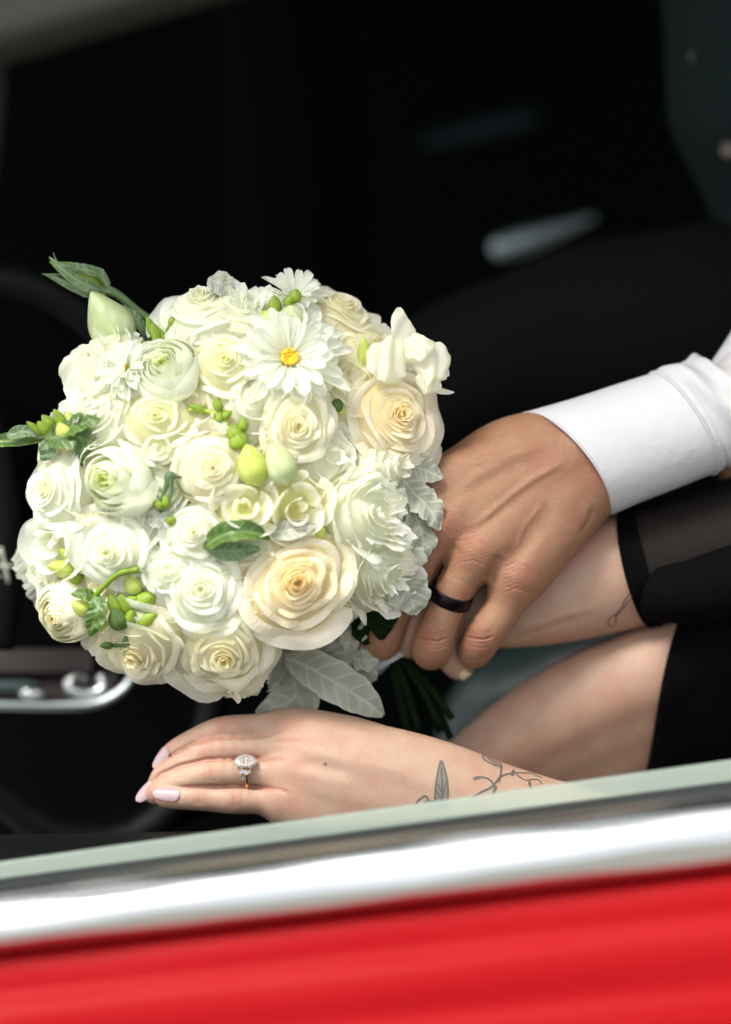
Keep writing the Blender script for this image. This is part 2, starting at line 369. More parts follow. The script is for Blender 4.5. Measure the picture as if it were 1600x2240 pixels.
def vnormals(V, F):
    n = np.cross(V[F[:, 2]] - V[F[:, 0]], V[F[:, 3]] - V[F[:, 1]]); N = np.zeros_like(V)
    for k in range(4): np.add.at(N, F[:, k], n)
    return N / (np.linalg.norm(N, axis=1, keepdims=True) + 1e-9)
def relax(V, F, it=2, lam=0.5):
    for _ in range(it):
        A = np.zeros_like(V); c = np.zeros(len(V))
        for a, b in ((0, 1), (1, 2), (2, 3), (3, 0)):
            np.add.at(A, F[:, a], V[F[:, b]]); np.add.at(A, F[:, b], V[F[:, a]]); np.add.at(c, F[:, a], 1); np.add.at(c, F[:, b], 1)
        V = V * (1 - lam) + lam * A / np.maximum(c, 1)[:, None]
    return V
def pdist(V, line):
    """distance in the picture plane from vertices to a polyline of (px,py), and position along it 0..1"""
    P = np.array([[a[0], -a[1]] for a in line], float)
    best = np.full(len(V), 1e9); par = np.zeros(len(V)); nseg = max(len(P) - 1, 1)
    if len(P) == 1: return np.hypot(V[:, 0] - P[0, 0], V[:, 1] - P[0, 1]), par
    for i in range(nseg):
        a, b = P[i], P[i + 1]; d = b - a
        t = np.clip(((V[:, :2] - a) @ d) / (d @ d), 0, 1); e = V[:, :2] - (a + t[:, None] * d)
        r = np.hypot(e[:, 0], e[:, 1]); mk = r < best; best[mk] = r[mk]; par[mk] = (i + t[mk]) / nseg
    return best, par
class Sculpt:
    def __init__(s, V, F):
        s.V, s.F = V, F; s.N = vnormals(V, F); s.red = np.zeros(len(V)); s.dark = np.zeros(len(V))
    def stroke(s, line, width, depth, hr=(-1e9, 1e9), red=0, dark=0, taper=True):
        r, t = pdist(s.V, line)
        g = np.exp(-(r / width) ** 2)
        if taper and len(line) > 1: g = g * np.minimum(1, 6 * np.minimum(t, 1 - t) + 0.25)
        g = g * (s.N[:, 2] > -0.1) * (s.V[:, 2] > hr[0]) * (s.V[:, 2] < hr[1])
        s.V = s.V + s.N * (g * depth)[:, None]
        s.red = np.clip(s.red + red * g, 0, 1); s.dark = np.clip(s.dark + dark * g, 0, 1)
def ribbon_on(bvh, line, width, lift=0.9, n=40, closed=False, wfun=None):
    P = catmull([[a[0], -a[1], 0] for a in line], n)
    pts, nr = [], []
    for p in P:
        hit = bvh.ray_cast(Vector((p[0], p[1], 900)), Vector((0, 0, -1)))
        if hit[0] is None: continue
        pts.append(np.array(hit[0])); nr.append(np.array(hit[1]))
    if len(pts) < 3: return None
    pts = np.array(pts); nr = np.array(nr)
    for _ in range(2): nr[1:-1] = (nr[:-2] + nr[1:-1] * 2 + nr[2:]) / 4; pts[1:-1, 2] = (pts[:-2, 2] + 2 * pts[1:-1, 2] + pts[2:, 2]) / 4
    T = np.gradient(pts, axis=0); V = []
    m = len(pts)
    for i in range(m):
        sd_ = unit(np.cross(T[i], nr[i])); ww = width * (wfun(i / (m - 1)) if wfun else 1)
        for u in (-0.5, 0.5): V.append(pts[i] + nr[i] * lift + sd_ * ww * u)
    return np.array(V), gridfaces(2, m)
# ================================================================== CAR
car = empty('car', (800, -2200, 300)); tag(car, 'red classic car with chrome window trim seen through its open window', 'car')
def extr(profile, x0=-1500, x1=3200, n=48, dent=0, sub=1):
    P = []
    prof = catmull([[a, b, c] for a, b, c in profile], (len(profile) - 1) * sub + 1) if sub > 1 else np.array(profile, float)
    xs = np.linspace(x0, x1, n)
    for x in xs:
        for k_, (a, b, c) in enumerate(prof):
            P.append([x, -(a + (b - a) * x / 1600), c + dent * (math.sin(x * .006 + k_ * .3) + .6 * math.sin(x * .017 - k_ * .5))])
    return np.array(P), gridfaces(len(prof), n)
door = empty('door', (800, -2100, 700), car)
# red skin of the door, rolled under the chrome strip, with its shoulder line
V, F = extr([(2084, 1896, 980), (2092, 1904, 1012), (2104, 1919, 1036), (2140, 1956, 1050), (2180, 2000, 1058), (2215, 2038, 1080), (2260, 2090, 1092), (2310, 2150, 1094), (2360, 2210, 1112), (2440, 2300, 1116), (2800, 2750, 1080), (4200, 4200, 1000)], sub=5, dent=0.7)
mesh_obj('door_skin', V, F, M['red'], door)
# chrome window trim: a convex bead with a lower lip
V, F = extr([(1946, 1734, 930), (1952, 1741, 1022), (1970, 1758, 1048), (1996, 1788, 1068), (2020, 1814, 1078), (2044, 1842, 1080), (2064, 1868, 1072), (2082, 1892, 1050), (2098, 1912, 1000)], sub=5, dent=1.2)
mesh_obj('window_trim', V, F, M['chrome'], door)
V, F = extr([(1975, 1780, 480), (1928, 1716, 495), (1922, 1708, 510), (1928, 1714, 530), (1944, 1732, 600), (1954, 1742, 800), (1960, 1746, 1000), (1990, 1794, 1030)], sub=3)
mesh_obj('window_seal', V, F, M['rubber'], door)
V, F = extr([(2300, 2100, 455), (1890, 1667, 455), (1885, 1662, 458), (1884, 1661, 465), (1887, 1664, 472), (1893, 1670, 475), (2300, 2100, 475)])
mesh_obj('window_glass', V, F, M['glass'], door)
# inner door pad below her hand
V, F = extr([(2400, 2200, 400), (1935, 1740, 398), (1905, 1760, 380), (1868, 1776, 330), (1838, 1790, 240), (1826, 1798, 120), (1840, 1815, 20), (1900, 1860, -40), (2500, 2400, -60)], sub=4)
mesh_obj('door_pad', V, F, M['leather'], door)
# upper window frame, close to the lens and far out of focus
V, F = extr([(-260, -700, 1500), (-60, -520, 1530), (30, -440, 1560), (70, -400, 1575), (108, -364, 1560), (128, -344, 1520), (120, -350, 1440), (-100, -560, 1400)], sub=3)
mesh_obj('window_frame', V, F, M['frame_paint'], car)
V, F = tube([(-60, -200, 1460, 60), (-52, 60, 1480, 52), (-44, 200, 1480, 50), (-70, 420, 1480, 50), (-120, 800, 1480, 55)], 24, 12)
mesh_obj('quarter_post', V, F, M['frame_paint'], car)
# dark shell of the cabin behind
def sheet(c, hw, hh, tilt, name, mat, bow=60, nx=16, ny=16):
    V = []
    for j in range(ny):
        for i in range(nx):
            u = i / (nx - 1) * 2 - 1; v = j / (ny - 1) * 2 - 1
            V.append([c[0] + u * hw, -(c[1] + v * hh), c[2] - bow * (u * u + v * v) + tilt * v])
    return mesh_obj(name, V, gridfaces(nx, ny), mat, car)
sheet((800, 900, -3500), 4200, 3400, 0, 'far_door_panel', M['black'], 200)
V, F = extr([(-1400, -1700, 1300), (-1500, -1800, 0), (-1500, -1800, -3000), (-1300, -1600, -3600)], sub=4)
mesh_obj('unseen_roof_lining', V, F, M['black'], car)  # out of view; added to shade the cabin so light enters by the window
V, F = tube([(560, -500, -2300, 150), (620, 0, -2300, 150), (650, 400, -2300, 160), (640, 900, -2300, 170)], 20, 16)
mesh_obj('seat_belt_pillar', V, F, M['black'], car)
# two bright trims of the far door
V, F = tube([(905, 318, -2500, 6), (960, 304, -2500, 17), (1050, 282, -2500, 19), (1140, 262, -2500, 15), (1180, 250, -2500, 5)], 20, 12, 0.5)
mesh_obj('far_door_trim', V, F, plain('dull_trim', (0.014, 0.022, 0.025), 0.8, spec=0.05), car)
hnd = MB(); hnd.add(*tube([(1075, 548, -1900, 12), (1100, 540, -1900, 28), (1150, 524, -1900, 32), (1200, 508, -1900, 24), (1250, 492, -1900, 15), (1300, 474, -1900, 6)], 24, 14, 0.7))
hnd.build('far_door_handle', plain('dull_handle_metal', (0.22, 0.27, 0.28), 0.45, metal=1), car)
# steering wheel, centre at px 100,1230
wheel = empty('steering_wheel', (100, -1230, -420), car)
cw = q(100, 1230, -420); mj = np.array([165, -612, -120.]); mn_ = np.array([335, 90, -60.])
wn = unit(np.cross(mj, mn_)); V = []
n = 96; sg = 14
for k in range(n):
    th = 2 * math.pi * k / n; p = cw + math.cos(th) * mj + math.sin(th) * mn_
    rd = unit(p - cw)
    for e in range(sg):
        ph = 2 * math.pi * e / sg
        V.append(p + 40 * (1 + 0.05 * math.cos(th * 40)) * (math.cos(ph) * rd + math.sin(ph) * wn))
V = np.array(V); F = np.array([[k * sg + e, k * sg + (e + 1) % sg, ((k + 1) % n) * sg + (e + 1) % sg, ((k + 1) % n) * sg + e] for k in range(n) for e in range(sg)])
mesh_obj('rim', V, F, M['leather'], wheel)
V, F = tube([(-40, 900, -480, 42), (-10, 1050, -460, 50), (-5, 1250, -450, 58), (-20, 1420, -460, 50)], 20, 12, 0.5); mesh_obj('spoke', V, F, M['leather'], wheel)
mk = MB()
def bar(a, b, r, h): return tube([(a[0], a[1], h, r), ((a[0] + b[0]) / 2, (a[1] + b[1]) / 2, h, r), (b[0], b[1], h, r)], 5, 8, 0.4)
mk.add(*bar((2, 1196), (19, 1276), 4, -418)); mk.add(*bar((-22, 1238), (30, 1238), 4, -416)); mk.add(*bar((-22, 1238), (2, 1198), 4, -418)); mk.add(*bar((-14, 1258), (2, 1262), 3, -418))
mk.build('spoke_marking', M['mark'], wheel)
V, F = tube([(-700, 900, -900, 260), (-300, 1000, -850, 250), (0, 1080, -800, 200), (130, 1130, -760, 120)], 20, 20)
mesh_obj('steering_column', V, F, M['black'], car)
# chrome framed console at the lower left
con = empty('console', (100, -1500, -620), car)
V, F = tube([(-300, 1537, -620, 11), (-50, 1541, -620, 11), (120, 1543, -620, 12), (205, 1540, -620, 12), (255, 1520, -620, 12), (285, 1490, -625, 12), (310, 1430, -630, 12)], 60, 12)
mesh_obj('chrome_bezel', V, F, M['satin'], con)
V, F = extr([(1420, 1420, -700), (1440, 1445, -690), (1470, 1470, -680)], -400, 200, 8); mesh_obj('wood_strip', V, F, M['brown'], con)
V, F = extr([(1470, 1470, -720), (1500, 1500, -700), (1532, 1532, -690)], -400, 255, 8); mesh_obj('dial_panel', V, F, M['brown'], con)
V, F = tube([(222, 1478, -640, 16), (228, 1504, -636, 16), (200, 1518, -634, 16), (165, 1512, -634, 16), (152, 1496, -636, 15), (170, 1480, -640, 12), (192, 1486, -640, 9)], 40, 12); mesh_obj('chrome_knob', V, F, M['chrome'], con)
V, F = tube([(45, 1517, -650, 8), (60, 1518, -648, 15), (90, 1518, -648, 15), (105, 1518, -650, 7)], 12, 12); mesh_obj('chrome_button', V, F, M['chrome'], con)
V, F = tube([(-200, 1500, -670, 13), (0, 1500, -670, 14), (70, 1502, -670, 13), (95, 1504, -670, 4)], 16, 12); mesh_obj('slider_bar', V, F, plain('smoked_bar', (0.05, 0.08, 0.08), 0.3), con)
# teal vinyl cushion behind the thigh
V, F = tube([(1010, 1690, -950, 90), (1110, 1590, -950, 150), (1240, 1520, -960, 150), (1400, 1480, -960, 150), (1700, 1400, -960, 150)], 30, 32)
mesh_obj('seat_cushion', V, F, M['teal'], car)
V, F = tube([(200, 2100, -700, 300), (700, 2000, -760, 320), (1300, 2000, -800, 360), (2200, 1900, -800, 400)], 30, 32)
mesh_obj('seat_base', V, F, M['black'], car)
# ================================================================== MAN
man = empty('person', (1900, -1400, -600))
tag(man, 'person in white shirt and dark waistcoat, tanned hand laid over a forearm', 'person')
fm = Field(760, 1660, 780, 1500, -230, 120, 3.0)
palm = fm.blank()
# wrist and metacarpals
for a in ([(1800, 835, -190, 56), (1480, 920, -88, 72), (1330, 966, -66, 84), (1250, 1000, -54, 82), (1170, 1050, -48, 78)],
          [(1800, 855, -190, 56), (1480, 945, -90, 72), (1330, 1016, -70, 82), (1275, 1062, -55, 72), (1205, 1125, -50, 72)]):
    fm.chain(palm, a, 17, k=30)
mcp = {'pinky': (1128, 1268, 4, 52), 'ring': (1040, 1214, 26, 52), 'middle': (962, 1150, 26, 50), 'index': (915, 1085, 8, 50)}
wr = {'pinky': (1240, 1108, -42, 70), 'ring': (1220, 1060, -34, 66), 'middle': (1198, 1012, -32, 62), 'index': (1180, 975, -36, 58)}
for f_ in mcp: fm.chain(palm, [wr[f_], tuple((a * 0.5 + b * 0.5) + c for a, b, c in zip(wr[f_], mcp[f_], (0, 0, 8, -3))), mcp[f_]], 9, k=34)
fm.chain(palm, [(1185, 1000, -80, 70), (1080, 1110, -80, 66), (1050, 1190, -70, 56)], 9, k=30)
fm.chain(palm, [(1185, 965, -50, 62), (1090, 985, -50, 52), (1000, 1040, -60, 48), (900, 1080, -80, 44), (840, 1100, -110, 36)], 15, k=26)
fm.d = palm.copy()
fing = {
 'pinky': [mcp['pinky'], (1102, 1328, 4, 41), (1062, 1386, 0, 42), (1042, 1418, -34, 39), (1034, 1425, -85, 36), (1030, 1415, -120, 32)],
 'ring': [mcp['ring'], (994, 1292, 22, 42), (962, 1368, 8, 44), (946, 1414, -8, 44), (944, 1423, -58, 42), (944, 1420, -110, 36)],
 'middle': [mcp['middle'], (908, 1255, 6, 42), (866, 1335, -28, 37), (838, 1392, -42, 44), (832, 1404, -80, 42), (836, 1400, -120, 36)],
 'index': [mcp['index'], (850, 1160, -10, 44), (800, 1270, -40, 42), (790, 1330, -80, 38), (800, 1340, -120, 34)]}
for nme, pts in fing.items():
    f = fm.blank(); fm.chain(f, pts, 21, k=3)
    fm.d = np.minimum(fm.d, smin(f, palm, 26 if nme != 'pinky' else 30))
    del f
V, F = fm.mesh(); V = relax(V, F, 2)
sc = Sculpt(V, F)
# tendons and veins on the back of the hand
st = sc.stroke
st([(1185, 975), (1110, 1005), (1050, 1038), (1000, 1080)], 15, 5)
st([(1228, 1014), (1160, 1052), (1100, 1098), (1040, 1150)], 9, 5)
st([(1228, 1014), (1165, 1060), (1110, 1110), (1060, 1180), (1040, 1205)], 26, 3)
st([(1262, 1060), (1215, 1130), (1170, 1200), (1140, 1250)], 26, 4)
st([(1150, 985), (1085, 1000), (1030, 1015)], 8, 2.5)
st([(1190, 1100), (1150, 1150), (1130, 1200)], 7, 2)
st([(1205, 1030), (1140, 1068), (1085, 1110)], 16, -2.5)
st([(1215, 1100), (1150, 1170), (1105, 1230)], 24, -3.5)
st([(1060, 1080), (1010, 1140)], 18, -3)
# web hollows between the knuckles
st([(1095, 1215), (1082, 1245), (1066, 1272)], 13, -7); st([(1002, 1190), (975, 1230), (950, 1278)], 12, -6); st([(945, 1115), (920, 1160)], 12, -5)
st([(1064, 1272), (1040, 1310), (1015, 1360), (1000, 1400)], 6, -5); st([(950, 1280), (928, 1330), (908, 1380)], 6, -4)
for (x, y) in ((1128, 1262), (1038, 1205), (960, 1145)): st([(x, y)], 26, 4, red=0.0)
for (x, y, w_, rd) in ((1140, 1262, 42, .6), (1030, 1205, 45, .45), (965, 1140, 36, .7), (945, 1395, 30, .7), (1046, 1392, 30, .7), (1285, 1030, 60, .45), (1180, 1020, 40, .25), (935, 1450, 26, .4)): st([(x, y)], w_, 0, red=rd)
# knuckle wrinkles
for k in range(7):
    yy = 1235 + k * 9; st([(1098 + k * 1, yy + 8), (1130, yy - 4), (1165 + k, yy + 12)], 2.8, -1.5, dark=.08)
for k in range(6):
    yy = 1180 + k * 9; st([(1002, yy + 6), (1035, yy), (1065, yy + 12)], 2.8, -1.5, dark=.08)
for k in range(5):
    st([(950 + k * 7, 1118 + k * 3), (968 + k * 6, 1150), (985 + k * 4, 1172)], 2.6, -0.8, dark=.05)
for (cx, cy, ww, sl) in ((945, 1396, 34, 8), (1047, 1392, 32, 10)):
    for k, dp in ((-16, -1.2), (-9, -1.6), (0, -4.5), (9, -2.0), (17, -1.4)):
        st([(cx - ww, cy + k - sl * .2), (cx - ww * .4, cy + k + 5), (cx + ww * .4, cy + k + 6 + sl * .2), (cx + ww, cy + k)], 3.2, dp, dark=.14 if k == 0 else .05)
st([(1012, 1440), (1040, 1446), (1068, 1432)], 3, -1.2, dark=.1); st([(905, 1415), (940, 1432), (980, 1424)], 3, -.8, dark=.06)
st([(1298, 1112), (1290, 1140), (1274, 1164)], 6, -3, dark=.08)
mV, mF, mred, mdark = sc.V, sc.F, sc.red, sc.dark
# upper body beyond the frame, coarse
def tor(chains, box, vox=16):
    f = Field(*box, vox); g = f.blank()
    f.d[:] = 200
    for ch in chains:
        P = catmull(ch, (len(ch) - 1) * 4 + 1)
        A = f.d
        for a, b in zip(P[:-1], P[1:]):
            X = f.x[:, None, None] - a[0]; Y = f.y[None, :, None] + a[1]; H = f.h[None, None, :] - a[2]
            d = np.array([b[0] - a[0], -(b[1] - a[1]), b[2] - a[2]]); t = np.clip((X * d[0] + Y * d[1] + H * d[2]) / (d @ d + 1e-6), 0, 1)
            A = smin(A, (np.sqrt((X - t * d[0]) ** 2 + (Y - t * d[1]) ** 2 + (H - t * d[2]) ** 2) - (a[3] + (b[3] - a[3]) * t)).astype(np.float32), 60)
        f.d = A
    return f.mesh()
tV, tF = tor([[(1640, 890, -135, 60), (1830, 812, -220, 80), (2080, 560, -480, 130), (2170, 100, -760, 180), (2150, -200, -900, 230)], [(2100, -250, -1000, 420), (2050, 400, -1100, 430), (2000, 1000, -1150, 420)]], (1560, 2700, -800, 1500, -1700, 100), 26)
mesh = MB(); mesh.add(mV, mF, red=mred, dark=mdark); mesh.add(tV, tF, red=np.zeros(len(tV)), dark=np.zeros(len(tV)))
mbody = mesh.build('body', M['skin_tan'], man)
print('man body', len(mV), round(time.time() - T0, 1))
# shirt cuff and sleeve
def loft(sections, n, seg, fold=None, power=2.0):
    """sections: (px,py,h, half width across in the picture, half depth, angle of the axis in the picture in degrees)"""
    P = catmull([[s[0], -s[1], s[2], s[3], s[4], s[5]] for s in sections], n); V = []; A = []
    for k in range(n):
        a = R_(P[k, 5]); ax = np.array([math.cos(a), math.sin(a), 0]); ac = np.array([-math.sin(a), math.cos(a), 0]); up = np.array([0, 0, 1.])
        for e in range(seg):
            th = 2 * math.pi * e / seg; c, s_ = math.cos(th), math.sin(th)
            c2 = math.copysign(abs(c) ** (2 / power), c); s2 = math.copysign(abs(s_) ** (2 / power), s_)
            off = fold(k / (n - 1), th) if fold else (0, 0)
            V.append(P[k, :3] + ac * (P[k, 3] * c2) * (1 + off[0] / 100) + up * (P[k, 4] * s2) * (1 + off[0] / 100) + ax * off[1])
    return np.array(V), gridfaces(seg, n, True)
sleeve = empty('shirt_sleeve', (1500, -950, -60), man)
def cf(t, th):   # cuff plane is tilted: near edge (h up) swings right/up
    lip = 26 * math.sin(th)
    return (0.8 * math.sin(3 * th + 1) + 1.6 * math.sin(5 * t + 2 * th) * (.4 + t) + .7 * math.sin(9 * t - 3.1 * th), (math.sin(th) * 52 - 34 * math.cos(th) - 20 * max(0, math.cos(th + .35)) ** 8 * (1 - t)) * (1 - 0.25 * t))
def inner(secs, d): return [(s[0], s[1], s[2], s[3] - d, s[4] - d, s[5]) for s in secs]
CS = [(1243, 1016, -66, 137, 118, 24), (1247, 1015, -66, 139, 121, 24), (1330, 984, -68, 133, 112, 23), (1430, 950, -74, 131, 112, 21), (1512, 922, -78, 129, 112, 20)]
Vo, Fo = loft(CS, 34, 72, cf); Vi, Fi = loft(inner(CS, 8), 34, 72, cf)
n0 = len(Vo); lipf = np.array([[i, (i + 1) % 72, n0 + (i + 1) % 72, n0 + i] for i in range(72)])
cm = MB(); cm.add(np.vstack([Vo, Vi]), np.vstack([Fo, Fi[:, ::-1] + n0, lipf[:, ::-1]])); cm.build('cuff', M['shirt'], sleeve)
# stitching line just behind the cuff edge
def seam(t_, r_, name):
    P = catmull([[s[0], -s[1], s[2], s[3], s[4], s[5]] for s in CS], 101); k = int(t_ * 100); V = []
    a = R_(P[k, 5]); ax = np.array([math.cos(a), math.sin(a), 0]); ac = np.array([-math.sin(a), math.cos(a), 0]); up = np.array([0, 0, 1.])
    for e in range(145):
        th = 2 * math.pi * e / 144; off = cf(t_, th)
        c = P[k, :3] + (ac * P[k, 3] * math.cos(th) + up * P[k, 4] * math.sin(th)) * (1 + off[0] / 100 + 0.004) + ax * off[1]
        o_ = unit(ac * math.cos(th) + up * math.sin(th))
        for f_ in range(4):
            ph = math.pi / 2 * f_; V.append(c + r_ * (math.cos(ph) * ax + math.sin(ph) * o_))
    mesh_obj(name, V, gridfaces(4, 145, True), M['shirt'], sleeve)
seam(0.10, 3.4, 'stitching'); seam(0.95, 4.0, 'cuff_seam')
def sf(t, th):
    e = math.exp(-((th - 1.9) / 0.5) ** 2)
    return (7 * math.sin(14 * t + 1.6 * th) * (0.4 + t) + 5 * math.sin(26 * t - 3 * th + 1) + 1.5 * math.sin(44 * t + 2.2 * th) + 7 * math.exp(-((t - 0.12) / 0.06) ** 2) * max(0, math.cos(th - 0.3)), (math.sin(th) * 40 - 26 * math.cos(th)) * (1 - t))
SS = [(1502, 926, -78, 124, 110, 20), (1548, 909, -84, 124, 114, 21), (1590, 893, -92, 126, 120, 21), (1628, 896, -110, 119, 126, 22), (1700, 872, -140, 126, 140, 24), (1830, 810, -220, 145, 160, 30), (2080, 560, -480, 190, 200, 55), (2180, 0, -800, 260, 230, 85)]
Vo, Fo = loft(SS, 90, 72, sf); mesh_obj('sleeve_cloth', Vo, Fo, M['shirt'], sleeve)
# placket strip under the sleeve
# upper sleeve fold rising at the frame edge
V, F = tube([(1560, 890, -150, 24), (1590, 840, -150, 52), (1645, 766, -170, 60), (1720, 670, -220, 80), (1820, 540, -300, 110)], 24, 24); mesh_obj('sleeve_fold', V, F, M['shirt'], sleeve)
# waistcoat with horn buttons and trousers
def vf(t, th): return (2 * math.sin(5 * t + 3 * th) + 1.5 * math.sin(13 * t - 2 * th), 0)
V, F = loft([(1960, -600, -1000, 530, 380, -80), (1930, -100, -1000, 500, 380, -82), (1915, 200, -980, 460, 370, -84), (1940, 430, -1000, 380, 350, -80), (2030, 900, -1000, 400, 400, -80)], 50, 48, vf)
vest = mesh_obj('waistcoat', V, F, M['vest'], man)
def disc(c, r, th, nrm, seg=24, dome=0.4):
    nrm = unit(np.array(nrm, float)); a = unit(np.cross(nrm, [0.3, 1, 0.1])); b_ = np.cross(nrm, a); V = []
    prof = [(1.0, -1), (1.0, 0), (0.85, 0.8), (0.6, 0.55), (0.3, 0.5), (0.02, 0.5)]
    for rr, z in prof:
        for e in range(seg):
            an = 2 * math.pi * e / seg; V.append(np.array(c) + r * rr * (math.cos(an) * a + math.sin(an) * b_) + nrm * th * z)
    return np.array(V), gridfaces(seg, len(prof), True)
V, F = disc(q(1528, 125, -790), 22, 8, (-0.5, 0, 0.85)); mesh_obj('button', V, F, M['horn'], vest)
V, F = disc(q(1595, 328, -740), 22, 8, (-0.5, 0, 0.85)); mesh_obj('button', V, F, M['horn'], vest)
V, F = loft([(2300, 900, -1000, 380, 330, 10), (1800, 790, -960, 330, 300, 12), (1400, 740, -980, 235, 240, 14), (1100, 790, -1000, 175, 200, 14), (850, 880, -1050, 160, 180, 16), (600, 960, -1100, 150, 160, 16)], 60, 40, lambda t, th: (2.5 * math.sin(14 * t + 2 * th) + 1.5 * math.sin(31 * t - 3 * th), 0))
mesh_obj('trousers', V, F, M['trouser'], man)
# ================================================================== WOMAN
woman = empty('person', (1900, -2000, -200))
tag(woman, 'person with fair skin in sheer-sleeved black dress, tattooed wrist beside the window glass', 'person')
# left hand and forearm on the door pad
fw = Field(280, 1640, 1530, 2030, -90, 190, 2.6)
palm = fw.blank()
fw.chain(palm, [(640, 1622, 40, 54), (720, 1640, 50, 58), (840, 1664, 50, 62), (960, 1700, 42, 66), (1080, 1760, 30, 80), (1250, 1830, 20, 100), (1500, 1910, 0, 120), (1700, 1960, 0, 130)], 29, k=34)
fw.chain(palm, [(645, 1655, 62, 50), (760, 1690, 70, 58), (900, 1725, 62, 66), (1000, 1760, 50, 76), (1120, 1815, 40, 92), (1300, 1880, 30, 110), (1550, 1960, 10, 120)], 25, k=34)
fw.chain(palm, [(640, 1700, 72, 50), (740, 1740, 76, 56), (880, 1775, 66, 64), (1000, 1805, 56, 74), (1150, 1870, 40, 90)], 17, k=34)
fw.chain(palm, [(625, 1752, 66, 50), (740, 1790, 60, 60), (900, 1820, 50, 70), (1050, 1850, 40, 80)], 17, k=34)
fw.chain(palm, [(700, 1700, 20, 60), (900, 1760, 15, 70)], 5, k=30)
fw.chain(palm, [(620, 1606, 22, 46), (700, 1612, 24, 46), (800, 1632, 24, 48)], 7, k=26)
fw.d = palm.copy()
wf = {
 'index': [(640, 1604, 30, 46), (560, 1592, 28, 30), (486, 1600, 30, 32), (430, 1620, 20, 28), (388, 1644, 4, 27), (368, 1662, -14, 23)],
 'middle': [(650, 1640, 56, 44), (560, 1637, 54, 29), (466, 1644, 58, 32), (410, 1666, 46, 29), (364, 1694, 22, 27), (345, 1716, 0, 22)],
 'ring': [(640, 1688, 74, 44), (560, 1691, 75, 30), (466, 1693, 80, 32), (400, 1709, 64, 29), (354, 1730, 40, 27), (336, 1738, 24, 20)],
 'pinky': [(630, 1746, 72, 46), (580, 1752, 76, 30), (514, 1750, 82, 31), (470, 1749, 79, 27), (432, 1746, 79, 27), (372, 1744, 72, 25), (360, 1743, 70, 21)]}
for nme, pts in wf.items():
    f = fw.blank(); fw.chain(f, pts, 23, k=3); fw.d = np.minimum(fw.d, smin(f, palm, 26)); del f
V, F = fw.mesh(); V = relax(V, F, 2)
sc = Sculpt(V, F); st = sc.stroke
# grooves that continue the finger gaps into the back of the hand, soft tendons
st([(560, 1612), (588, 1608), (612, 1596)], 4, -3, red=.35); st([(580, 1622), (680, 1622), (720, 1628)], 5, -1.6, red=.2)
st([(516, 1661), (604, 1662), (622, 1664)], 5, -2, red=.5); st([(540, 1720), (612, 1727), (630, 1734)], 5, -2.5, red=.5)
for ln in ([(345, 1682), (364, 1658), (420, 1627), (468, 1614), (560, 1613)], [(336, 1712), (348, 1694), (392, 1675), (452, 1661), (516, 1660), (600, 1662)], [(392, 1722), (460, 1720), (540, 1720), (606, 1726)]): st(ln, 3.6, -4.5, red=.5)
st([(660, 1575), (740, 1590), (860, 1620)], 12, 2.5); st([(660, 1640), (780, 1665), (900, 1695)], 13, 2.0); st([(660, 1600), (780, 1630)], 12, -2)
st([(650, 1690), (780, 1720)], 14, 2); st([(660, 1668), (760, 1690)], 12, -2)
for (x, y, r_, rd) in ((486, 1590, 22, .8), (452, 1636, 22, .55), (462, 1686, 24, .5), (515, 1745, 22, .6), (640, 1740, 45, .45), (650, 1590, 40, .4), (650, 1640, 40, .25), (440, 1742, 20, .45), (640, 1690, 36, .25), (345, 1745, 16, .5)): st([(x, y)], r_, 0, red=rd)
for (cx, cy, hh, tl) in ((487, 1592, 20, -6), (450, 1640, 20, -8), (462, 1690, 22, -4), (513, 1748, 22, -3), (437, 1746, 16, -3), (408, 1650, 10, -12), (400, 1692, 14, -12)):
    for k, dp in ((-13, -.8), (-6, -1.2), (0, -1.8), (7, -1.3), (14, -.8)):
        st([(cx + k - tl * .5, cy - hh), (cx + k + 3, cy), (cx + k + tl * .5, cy + hh)], 2.6, dp, dark=.10)
for (x, y, r_, dk) in ((1180, 1650, 1, 0),): pass
wv, wF_, wr_, wd_ = sc.V, sc.F, sc.red, sc.dark
bvL = BVHTree.FromPolygons([tuple(v) for v in wv], [tuple(f) for f in wF_])
print('woman left', len(wv), round(time.time() - T0, 1))
# right forearm and hand, under his hand
fr = Field(800, 1700, 1060, 1560, -330, -10, 4.0)
arm = fr.blank()
fr.chain(arm, [(1750, 1172, -192, 112), (1560, 1205, -188, 112), (1400, 1250, -178, 112), (1250, 1298, -165, 98), (1130, 1325, -155, 84), (1040, 1330, -150, 78), (960, 1330, -140, 76)], 25, k=20)
fr.chain(arm, [(1400, 1232, -176, 108), (1250, 1255, -165, 92), (1130, 1290, -160, 80)], 9, k=30)
fr.d = arm.copy()
for pts in ([(960, 1290, -110, 40), (920, 1340, -75, 36), (895, 1385, -75, 34), (890, 1410, -110, 32), (910, 1415, -150, 30)],
            [(990, 1330, -120, 40), (975, 1380, -85, 36), (985, 1430, -85, 33), (1000, 1455, -105, 30), (1010, 1462, -130, 26)],
            [(930, 1260, -110, 40), (870, 1290, -80, 36), (840, 1330, -85, 34), (850, 1360, -130, 30)],
            [(1030, 1350, -120, 36), (1040, 1400, -100, 30), (1040, 1430, -120, 28)]):
    f = fr.blank(); fr.chain(f, pts, 17, k=3); fr.d = np.minimum(fr.d, smin(f, arm, 20)); del f
V, F = fr.mesh(); V = relax(V, F, 2)
sc = Sculpt(V, F); st = sc.stroke
st([(1110, 1400), (1200, 1375), (1280, 1350)], 10, -3); st([(1130, 1380), (1220, 1350), (1300, 1330)], 10, 2)
st([(1270, 1180)], 60, 0, red=.5); st([(1150, 1400), (1300, 1375)], 20, 0, red=.35); st([(1380, 1330)], 40, 0, red=.3)
rV, rF, rr_, rd_ = sc.V, sc.F, sc.red, sc.dark
